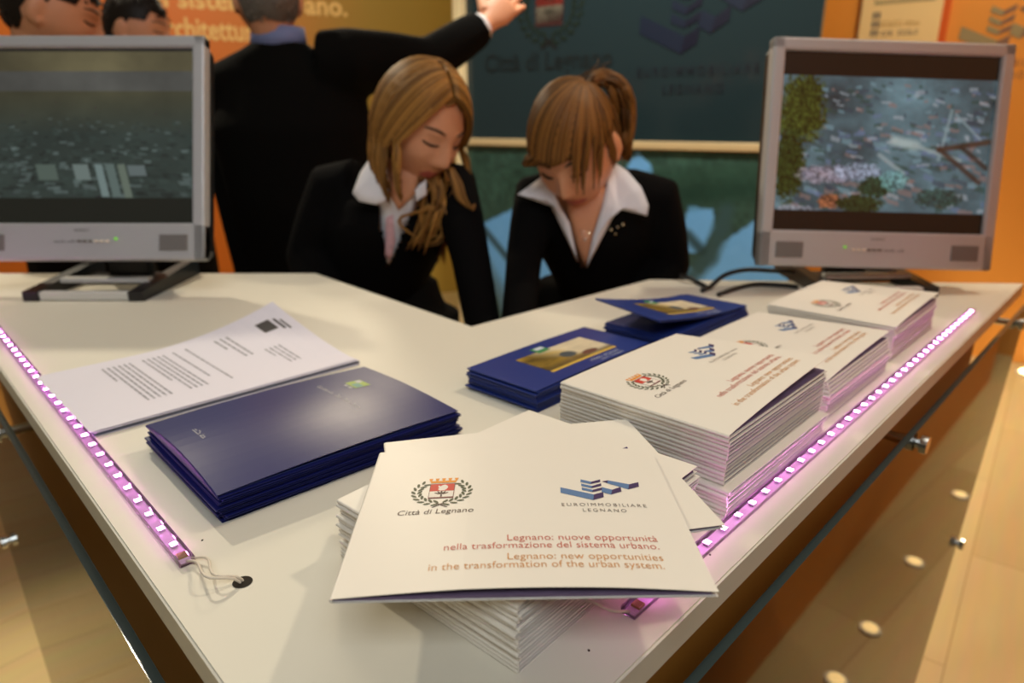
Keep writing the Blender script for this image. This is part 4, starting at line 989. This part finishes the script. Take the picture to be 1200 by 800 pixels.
def jacket(o, secs, sleeves, extra=None, cut=None, cut_y=None, m=None, vox=0.008, sm=5):
    bm = bmesh.new(); loft(bm, secs, 32)
    for pts, rad in sleeves: tube(bm, pts, rad, 20)
    for c, r_ in (extra or []): ball(bm, c, r_, None, 3)
    me = remesh(bm, vox, sm)
    if cut:
        b2 = bmesh.new(); b2.from_mesh(me); dead = []
        poly = cut
        for f in b2.faces:
            c = f.calc_center_median()
            if c.y > cut_y: continue
            x, y = topx(c); r = False; j = len(poly)-1
            for i in range(len(poly)):
                if (poly[i][1] > y) != (poly[j][1] > y) and x < (poly[j][0]-poly[i][0])*(y-poly[i][1])/(poly[j][1]-poly[i][1])+poly[i][0]: r = not r
                j = i
            if r: dead.append(f)
        bmesh.ops.delete(b2, geom=dead, context='FACES'); b2.to_mesh(me); b2.free()
    return new_obj('jacket', me, m or M_black, o, True)
def flap(name, pts, m, o, t=0.003, bulge=0.0, rings=3):   # cloth piece: closed outline of 3D points, thickened, bulging along its normal
    P = [Vector(p) for p in pts]; P = [q for i in range(len(P)) for q in (P[i],)]
    n = len(P); dense = []
    for i in range(n):
        a, b = P[i], P[(i+1) % n]
        for k in range(4): dense.append(a.lerp(b, k/4))
    c = sum(dense, Vector())/len(dense); N = Vector()
    for i in range(len(dense)): N += (dense[i]-c).cross(dense[(i+1) % len(dense)]-c)
    N.normalize()
    if N.y > 0: N = -N
    bm = bmesh.new(); layers = []
    for off in (0.0, -t):
        R_ = []
        for k in range(rings+1):
            f = 1-k/(rings+0.0001)
            R_.append([bm.verts.new(c.lerp(p, f)+N*(off+bulge*(1-f*f))) for p in dense] if k < rings else [bm.verts.new(c+N*(off+bulge))])
        layers.append(R_)
    L = len(dense)
    for R_ in layers:
        for k in range(rings-1):
            for i in range(L): bm.faces.new((R_[k][i], R_[k][(i+1) % L], R_[k+1][(i+1) % L], R_[k+1][i]))
        for i in range(L): bm.faces.new((R_[rings-1][i], R_[rings-1][(i+1) % L], R_[rings][0]))
    for i in range(L): bm.faces.new((layers[0][0][i], layers[0][0][(i+1) % L], layers[1][0][(i+1) % L], layers[1][0][i]))
    return obj(name, bm, m, o, True)
V3 = Vector
# ---------- woman on the left: long blonde hair, looking down to the viewer's right
YW = 1.40
C = at(492, 148, 1.345); R = head_rot(42, 30, -6)
nb = at(478, 212, 1.40)
shA, shB = at(392, 222, 1.44), at(532, 220, 1.38)
elA, wrA = at(362, 300, 1.42), at(392, 400, 1.30)
elB, wrB = at(551, 300, 1.26), at(568, 394, 1.15)
hipL = V3((at(441, 380, 1.47).x, 1.49, 0.90)); midL = at(452, 335, 1.45)
wl = person('woman in black jacket with long blonde hair, leaning over the counter at left', C, R, nb, midL, hipL, (shA, shB), [(elA, wrA, (0.1, -0.3, -1), (-0.8, 0, 0.2), 1), (elB, wrB, (0.1, -0.2, -1), (0.9, -0.2, 0), -1)], math.radians(-12), 0.97, 0.68)
face_details(wl, C, R, M_skin, 0.97)
X = V3((math.cos(math.radians(-12)), math.sin(math.radians(-12)), 0)); Y = V3((-X.y, X.x, 0))
chL = at(458, 262, 1.42); shc = (shA+shB)/2
jacket(wl, [(hipL+V3((0, 0, -0.04)), X*0.150, Y*0.120), (hipL+V3((0, 0, 0.06)), X*0.120, Y*0.105), (at(440, 345, 1.46), X*0.098, Y*0.095), (chL, X*0.140, Y*0.118), (shc+V3((0, 0, -0.02)), X*0.130, Y*0.090), (nb+V3((0, 0.01, 0.0)), X*0.072, Y*0.066), (nb+V3((0, 0.012, 0.03)), X*0.058, Y*0.055)],
       [([shc*0.4+shA*0.6, shA, (shA+elA)/2, elA, elA*0.4+wrA*0.6, wrA], [0.062, 0.060, 0.054, 0.048, 0.044, 0.040]), ([shc*0.4+shB*0.6, shB, (shB+elB)/2, elB, elB*0.4+wrB*0.6, wrB], [0.058, 0.052, 0.043, 0.037, 0.034, 0.032])],
       None, [(444, 180), (500, 180), (505, 205), (478, 262), (453, 318), (444, 250), (440, 215)], 1.40)
ys = 1.325
flap('shirt_front', [at(443, 222, ys-0.005), at(470, 215, ys-0.01), at(492, 215, ys-0.005), at(484, 246, ys-0.004), at(468, 284, ys), at(456, 310, ys), at(449, 300, ys), at(446, 260, ys)], M_shirt, wl, 0.004, 0.006)
flap('neck_opening', [at(460, 195, ys-0.012), at(492, 200, ys-0.012), at(486, 228, ys-0.015), at(467, 246, ys-0.016), at(456, 228, ys-0.014)], M_skin, wl, 0.004, 0.004)
flap('collar', [at(441, 174, ys+0.03), at(450, 178, ys+0.0), at(455, 210, ys-0.022), at(452, 234, ys-0.035), at(440, 239, ys-0.035), at(420, 235, ys-0.028), at(413, 226, ys-0.022), at(422, 202, ys+0.0)], M_shirt, wl, 0.0035, 0.006)
flap('collar', [at(486, 222, ys-0.030), at(499, 210, ys-0.028), at(500, 228, ys-0.030), at(488, 236, ys-0.034)], M_shirt, wl, 0.0035, 0.003)
flap('lanyard', [at(452, 255, ys-0.016), at(460, 252, ys-0.017), at(463, 282, ys-0.012), at(457, 306, ys-0.008), at(451, 300, ys-0.008)], mat('pink_print_cloth', rgb(214, 170, 176), 0.7, noise=0.35, nscale=90), wl, 0.002, 0.001)
# hair
st = []; rr = random.Random(3)
part = [V3((0.10, 0.62, 0.78)), V3((0.08, 0.30, 0.95)), V3((0.05, -0.1, 1.0)), V3((0, -0.5, 0.86))]
def partp(t):
    k = min(2, int(t*3)); return slerp(part[k], part[k+1], t*3-k)
g0 = V3((0, 0, -1))
for lay_, (n_, s_) in enumerate(((90, 1.06), (120, 1.10))):
    for i in range(n_):
        for side in (-1, 1):
            t = (i+rr.random())/n_; p0 = partp(t); az = -0.62+1.62*t       # az: 0 = straight to the side, positive = back
            p0 = (p0+V3((side*0.05, 0, 0))).normalized()
            end = V3((side*math.cos(az*0.9), -math.sin(az*0.9)*0.95+0.03, -0.30-0.1*rr.random()))
            if az < -0.25: end = V3((side*0.98, 0.50-0.5*t, -0.10))
            pts = scalp(C, R, p0, end, 11, s_*0.97, s_*1.03)
            last = pts[-1]; L = (0.055+0.05*rr.random()) if side == 1 else (0.13+0.09*rr.random())   # +x local is the far side: viewer's left
            out = (last-C); out.z = 0; out = out.normalized() if out.length > 0.01 else V3((0, 0, 0))
            m_ = 6
            for k in range(1, m_+1):
                q = k/m_
                w_ = 0.010*math.sin(q*5+rr.random()*0.6)*(1 if side == -1 else 0.3)
                pts.append(last+g0*L*q+out*(0.012*math.sin(q*2.2)-0.02*q*q)+V3((w_, -0.006*q, 0)))
            st.append((pts, 0.0040+0.0018*rr.random()))
# long curl hanging in front on the right, down to the chest
for i in range(34):
    q0 = at(505+rr.gauss(0, 9), 196+rr.gauss(0, 6), 1.33+rr.gauss(0, 0.008)); q1 = at(515+rr.gauss(0, 10), 232+rr.gauss(0, 6), 1.315+rr.gauss(0, 0.008)); q2 = at(505+rr.gauss(0, 12), 262+rr.gauss(0, 8), 1.305+rr.gauss(0, 0.006)); q3 = at(492+rr.gauss(0, 7), 285+rr.gauss(0, 6), 1.305)
    st.append((smoothpath([q0, q1, q2, q3], 14), 0.0040))
for i in range(12):
    e = rr.gauss(0, 4)
    st.append((smoothpath([at(528+e*0.4, 196, 1.30), at(535+e, 215, 1.29), at(540+e, 232, 1.285), at(551+e*0.5, 244+e*0.3, 1.285), at(557, 240+e*0.4, 1.285)], 14), 0.0024))
bm = bmesh.new(); lay = bm.verts.layers.float_color.new('picture'); cap_mesh(bm, C, R, 1.035, lambda d: not (d.y > 0.30 and d.z < 0.62) and d.z > -0.55)
for v in bm.verts: v[lay] = (0.2, 0.2, 0.2, 1)
hair_cap = obj('hair', bm, M_blonde, wl, True)
strand_mesh(st, 'hair_strands', M_blonde, hair_cap, 6, 5)

# ---------- woman on the right: hair pinned up, looking down at the counter
C = at(675, 175, 1.290); R = head_rot(-22, 37, 8)
nb = at(700, 216, 1.36)
shA, shB = at(628, 232, 1.35), at(768, 234, 1.36)
elA, wrA = at(614, 305, 1.25), at(606, 392, 1.10)
elB, wrB = at(782, 310, 1.36), at(750, 385, 1.30)
hipR = V3((at(705, 380, 1.45).x, 1.48, 0.90)); midR = at(700, 330, 1.41)
wr_ = person('woman in black jacket with pinned-up hair and open white collar, looking down', C, R, nb, midR, hipR, (shA, shB), [(elA, wrA, (0.0, -0.3, -1), (-0.9, 0, 0), 1), (elB, wrB, (-0.3, -0.3, -1), (0.9, 0, 0), -1)], math.radians(4), 0.97, 0.66)
face_details(wr_, C, R, M_skin, 0.97)
X = V3((math.cos(math.radians(4)), math.sin(math.radians(4)), 0)); Y = V3((-X.y, X.x, 0)); shc = (shA+shB)/2
jacket(wr_, [(hipR+V3((0, 0, -0.04)), X*0.150, Y*0.120), (hipR+V3((0, 0, 0.06)), X*0.112, Y*0.105), (midR, X*0.088, Y*0.095), (at(697, 275, 1.39), X*0.132, Y*0.118), (shc+V3((0, 0, -0.02)), X*0.130, Y*0.088), (nb+V3((0, 0.01, 0.0)), X*0.070, Y*0.064), (nb+V3((0, 0.014, 0.03)), X*0.058, Y*0.055)],
       [([shc*0.4+shA*0.6, shA, (shA+elA)/2, elA, elA*0.4+wrA*0.6, wrA], [0.058, 0.050, 0.040, 0.034, 0.031, 0.030]), ([shc*0.4+shB*0.6, shB, (shB+elB)/2, elB, elB*0.4+wrB*0.6, wrB], [0.060, 0.054, 0.050, 0.046, 0.042, 0.038])],
       None, [(636, 205), (730, 195), (735, 225), (704, 272), (686, 318), (676, 305), (660, 262), (640, 235)], 1.36)
ys = 1.268
flap('neck_opening', [at(664, 222, ys+0.02), at(706, 212, ys+0.02), at(712, 232, ys+0.008), at(698, 270, ys+0.004), at(686, 312, ys+0.004), at(678, 292, ys+0.004), at(666, 250, ys+0.006)], M_skin, wr_, 0.004, 0.006)
flap('collar', [at(607, 227, ys+0.005), at(634, 208, ys+0.02), at(646, 214, ys+0.01), at(652, 232, ys-0.004), at(668, 262, ys-0.006), at(677, 306, ys-0.002), at(664, 264, ys-0.012), at(650, 240, ys-0.016), at(640, 233, ys-0.014), at(622, 231, ys-0.004)], M_shirt, wr_, 0.0035, 0.003)
flap('collar', [at(720, 190, ys+0.05), at(735, 200, ys+0.03), at(752, 220, ys+0.0), at(760, 240, ys-0.008), at(758, 252, ys-0.010), at(748, 245, ys-0.012), at(730, 243, ys-0.016), at(712, 258, ys-0.016), at(696, 282, ys-0.010), at(687, 314, ys-0.004), at(694, 280, ys-0.004), at(706, 240, ys+0.002), at(712, 210, ys+0.02)], M_shirt, wr_, 0.0035, 0.003)
bm = bmesh.new(); pp = [at(680, 268, ys-0.006), at(685, 281, ys-0.010), at(692, 270, ys-0.006)]; tube(bm, pp, 0.0008, 6); ball(bm, pp[1], 0.0028, None, 2); obj('pendant', bm, M_chrome, wr_, True)
bm = bmesh.new()
for px, py, r_ in ((716, 269, 0.0032), (724, 266, 0.0026), (730, 263, 0.0030), (721, 274, 0.0022)): ball(bm, at(px, py, ys+0.0), r_, None, 2)
obj('brooch', bm, mat('brooch_metal', rgb(210, 200, 170), 0.25, metal=0.9), wr_, True)
st = []; rr = random.Random(8)
tie = V3((-0.42, -0.34, 0.84)).normalized()
for lay_, (n_, s_) in enumerate(((110, 1.045), (150, 1.08))):
    for i in range(n_):
        t = (i+rr.random())/n_
        az = math.radians(-150+300*t)                # 0 = towards the forehead, + = subject's right (viewer's left)
        zz = 0.52 if abs(az) < 0.9 else (0.52-0.70*min(1, (abs(az)-0.9)/1.0))
        az = az+0.32*max(0, 1-abs(az)/1.5); zz = 0.34 if -1.9 < az < -1.0 else zz; end = V3((math.sin(az), math.cos(az)*1.0, zz-0.10*rr.random()-(0.20*ss(0.2, 1.2, az) if az < 1.4 else 0)))
        p = scalp(C, R, tie, end, 12, s_*1.02, s_*1.0)
        if -0.5 < az < 1.35:                        # fringe swept towards the viewer's left
            last = p[-1]; L = 0.008+0.018*rr.random(); dirn = (R @ V3((0.85, -0.02, -0.45))).normalized()
            for k in range(1, 5): p.append(last+dirn*L*k/4)
        elif az <= -0.5 and az > -1.2 and rr.random() < 0.5:
            last = p[-1]; L = 0.03+0.05*rr.random()
            for k in range(1, 5): p.append(last+V3((0.002, -0.004, -1))*L*k/4)
        st.append((p, 0.0036+0.0014*rr.random()))
# ponytail loop curving over to the viewer's right
for i in range(120):
    e = lambda s_: rr.gauss(0, s_)
    ca_ = rr.random()*2*math.pi; ro = 13*math.sqrt(rr.random()); ox, oy = ro*math.cos(ca_), ro*math.sin(ca_)
    st.append((smoothpath([at(692+e(3), 104+e(3), 1.31), at(699+ox*0.5, 93+oy*0.6, 1.315+e(0.006)), at(716+ox*0.8, 94+oy*0.8, 1.325+e(0.008)), at(729+ox, 112+oy*0.7, 1.335+e(0.01)), at(732+ox*0.9, 142+oy*0.3, 1.345+e(0.01)), at(730+ox*0.8, 164, 1.35+e(0.01)), at(733+ox*0.5, 180+e(6), 1.35)], 18), 0.0048))
for i in range(10): st.append((smoothpath([at(697, 98, 1.335), at(690+rr.gauss(0, 6), 88+rr.gauss(0, 3), 1.335), at(700+rr.gauss(0, 10), 76+rr.gauss(0, 4), 1.34)], 8), 0.0015))
for i in range(8): st.append((smoothpath([at(712+rr.gauss(0, 2), 182, 1.31), at(714+rr.gauss(0, 3), 200, 1.305), at(710+rr.gauss(0, 3), 216, 1.30)], 8), 0.0018))
bm = bmesh.new(); lay = bm.verts.layers.float_color.new('picture'); cap_mesh(bm, C, R, 1.03, lambda d: not (d.y > 0.35 and d.z < 0.45) and d.z > -0.35 - 0.3*max(0, -d.y))
for v in bm.verts: v[lay] = (0.2, 0.2, 0.2, 1)
hair_cap = obj('hair', bm, M_honey, wr_, True)
strand_mesh(st, 'hair_strands', M_honey, hair_cap, 6, 6)
bm = bmesh.new(); c_ = at(694, 101, 1.33); tube(bm, [c_+V3((0.012*math.cos(t), 0.006, 0.012*math.sin(t))) for t in [2*math.pi*k/16 for k in range(17)]], 0.004, 8); obj('hair_tie', bm, M_dark, wr_, True) if False else bm.free()

# ---------- man seen from behind, pointing at the panel
YM = 1.95
C = at(313, -1, YM); R = head_rot(180+24, 4)
nb = at(326, 48, YM)
shA, shB = at(275, 98, YM+0.01), at(412, 74, YM)
elA, wrA = at(272, 205, YM+0.03), at(298, 330, YM-0.04)
elB, wrB = at(503, 72, YM+0.10), at(570, 28, YM+0.22)
hipM = V3((at(362, 300, YM).x, YM+0.02, 0.95)); midM = at(352, 240, YM)
mm = person('man in black suit seen from behind, grey hair, pointing at the panel', C, R, nb, midM, hipM, (shA, shB), [(elA, wrA, (0.1, -0.2, -1), (-0.9, 0, 0), 1), (elB, wrB, tuple((wrB-elB).normalized()+V3((0.0, 0, 0.25))), (0.2, -1, 0.2), -1)], math.radians(4), 1.06, lips=False)
X = V3((math.cos(math.radians(4)), math.sin(math.radians(4)), 0)); Y = V3((-X.y, X.x, 0)); shc = (shA+shB)/2
cuff = elB*0.12+wrB*0.88
jacket(mm, [(hipM+V3((0, 0, -0.16)), X*0.190, Y*0.150), (hipM+V3((0, 0, 0.0)), X*0.185, Y*0.145), (midM, X*0.188, Y*0.140), (at(343, 150, YM), X*0.215, Y*0.140), (shc+V3((0, 0, -0.03)), X*0.185, Y*0.105), (at(325, 66, YM), X*0.115, Y*0.080), (at(328, 50, YM), X*0.070, Y*0.068)],
       [([shc*0.4+shA*0.6, shA, (shA+elA)/2, elA, elA*0.4+wrA*0.6, wrA], [0.085, 0.078, 0.068, 0.060, 0.052, 0.046]), ([shc*0.45+shB*0.55, shB+V3((0, 0, 0.0)), (shB+elB)/2+V3((0, 0, 0.005)), elB, elB*0.4+wrB*0.6, cuff], [0.092, 0.088, 0.072, 0.064, 0.056, 0.050])], None, None, None, M_black2, 0.010, 5)
bm = bmesh.new(); loft(bm, [(nb+V3((0, 0.0, -0.02)), X*0.074, Y*0.072), (nb+V3((0.002, 0.004, 0.032)), X*0.066, Y*0.066)], 28); obj('shirt_collar', bm, mat('blue_white_collar', rgb(120, 132, 176), 0.7), mm, True)
bm = bmesh.new(); tube(bm, [cuff-(wrB-elB).normalized()*0.02, cuff+(wrB-elB).normalized()*0.012], 0.038, 16); obj('shirt_cuff', bm, M_shirt, mm, True)
def short_hair(o, C, R, m, s, keep, seed, n_=260, L=0.035):
    bm = bmesh.new(); lay = bm.verts.layers.float_color.new('picture'); cap_mesh(bm, C, R, s*1.03, keep)
    for v in bm.verts: v[lay] = (0.35, 0.35, 0.35, 1)
    h = obj('hair', bm, m, o, True); rr = random.Random(seed); st = []; k = 0
    while k < n_:
        d = V3((rr.gauss(0, 1), rr.gauss(0, 1), rr.gauss(0, 1))).normalized()
        if not keep(d) or (abs(d.x) > 0.66 and -0.45 < d.y < 0.35 and d.z < 0.42): continue
        k += 1
        crown = V3((0, -0.25, 0.97)); away = (d-crown*d.dot(crown)); away = away.normalized() if away.length > 0.05 else V3((1, 0, 0))
        e = (d+away*0.35).normalized()
        p = scalp(C, R, d, e, 5, s*1.02, s*1.07); st.append((p, 0.0042))
    strand_mesh(st, 'hair_strands', m, h, 5, seed)
manhair = lambda d: d.z > -0.55+0.5*max(0, d.y+0.3) and not (d.y > 0.62 and d.z < 0.42) and not (d.y > 0.18 and d.z < 0.24) and not (abs(d.x) > 0.80 and -0.30 < d.y < 0.12 and d.z < 0.10)
short_hair(mm, C, R, M_grey, 1.06, manhair, 4)

# ---------- two men behind the left monitor
def far_man(label, hx, hy, y, alpha, seed, collar, tilt):
    C = at(hx, hy, y); R = head_rot(alpha, tilt); bx = C.x-0.02; nb = V3((bx-0.01, y+0.01, C.z-0.145))
    yaw = math.radians(alpha+180); X = V3((math.cos(yaw), math.sin(yaw), 0)); Y = V3((-X.y, X.x, 0))
    sA, sB = nb-X*0.185+V3((0, 0, -0.07)), nb+X*0.185+V3((0, 0, -0.07)); hip = V3((bx, y+0.02, 0.93)); mid = V3((bx, y+0.01, 1.15))
    eA, wA = sA+V3((0, 0, -0.29))-X*0.03, sA+V3((0, 0, -0.54))-X*0.02; eB, wB = sB+V3((0, 0, -0.29))+X*0.03, sB+V3((0, 0, -0.54))+X*0.02
    o = person(label, C, R, nb, mid, hip, (sA, sB), [(eA, wA, (0, 0, -1), tuple(-X), 1), (eB, wB, (0, 0, -1), tuple(X), -1)], yaw, 1.03, vox=0.005)
    face_details(o, C, R, M_skin, 1.03)
    shc = (sA+sB)/2
    jacket(o, [(hip+V3((0, 0, -0.14)), X*0.20, Y*0.145), (hip, X*0.195, Y*0.14), (mid, X*0.185, Y*0.13), ((mid+shc)/2, X*0.20, Y*0.135), (shc+V3((0, 0, 0.0)), X*0.175, Y*0.095), (nb+V3((0, 0, -0.01)), X*0.085, Y*0.075)],
           [([shc*0.4+sA*0.6, sA, (sA+eA)/2, eA, wA], [0.082, 0.072, 0.064, 0.056, 0.046]), ([shc*0.4+sB*0.6, sB, (sB+eB)/2, eB, wB], [0.082, 0.072, 0.064, 0.056, 0.046])], None, None, None, M_black2, 0.012, 4)
    bm = bmesh.new(); loft(bm, [(nb+V3((0, 0, -0.01)), X*0.066, Y*0.066), (nb+V3((0, 0, 0.03)), X*0.062, Y*0.062)], 28); obj('shirt_collar', bm, collar, o, True)
    short_hair(o, C, R, M_dark, 1.03, manhair, seed, 240)
far_man('dark-haired man behind the left monitor, white collar, nearest the left edge', 60, 15, 1.72, 108, 11, M_shirt, 22)
far_man('dark-haired man behind the left monitor, beside the grey-haired man', 161, 36, 2.35, 88, 12, M_shirt, 12)
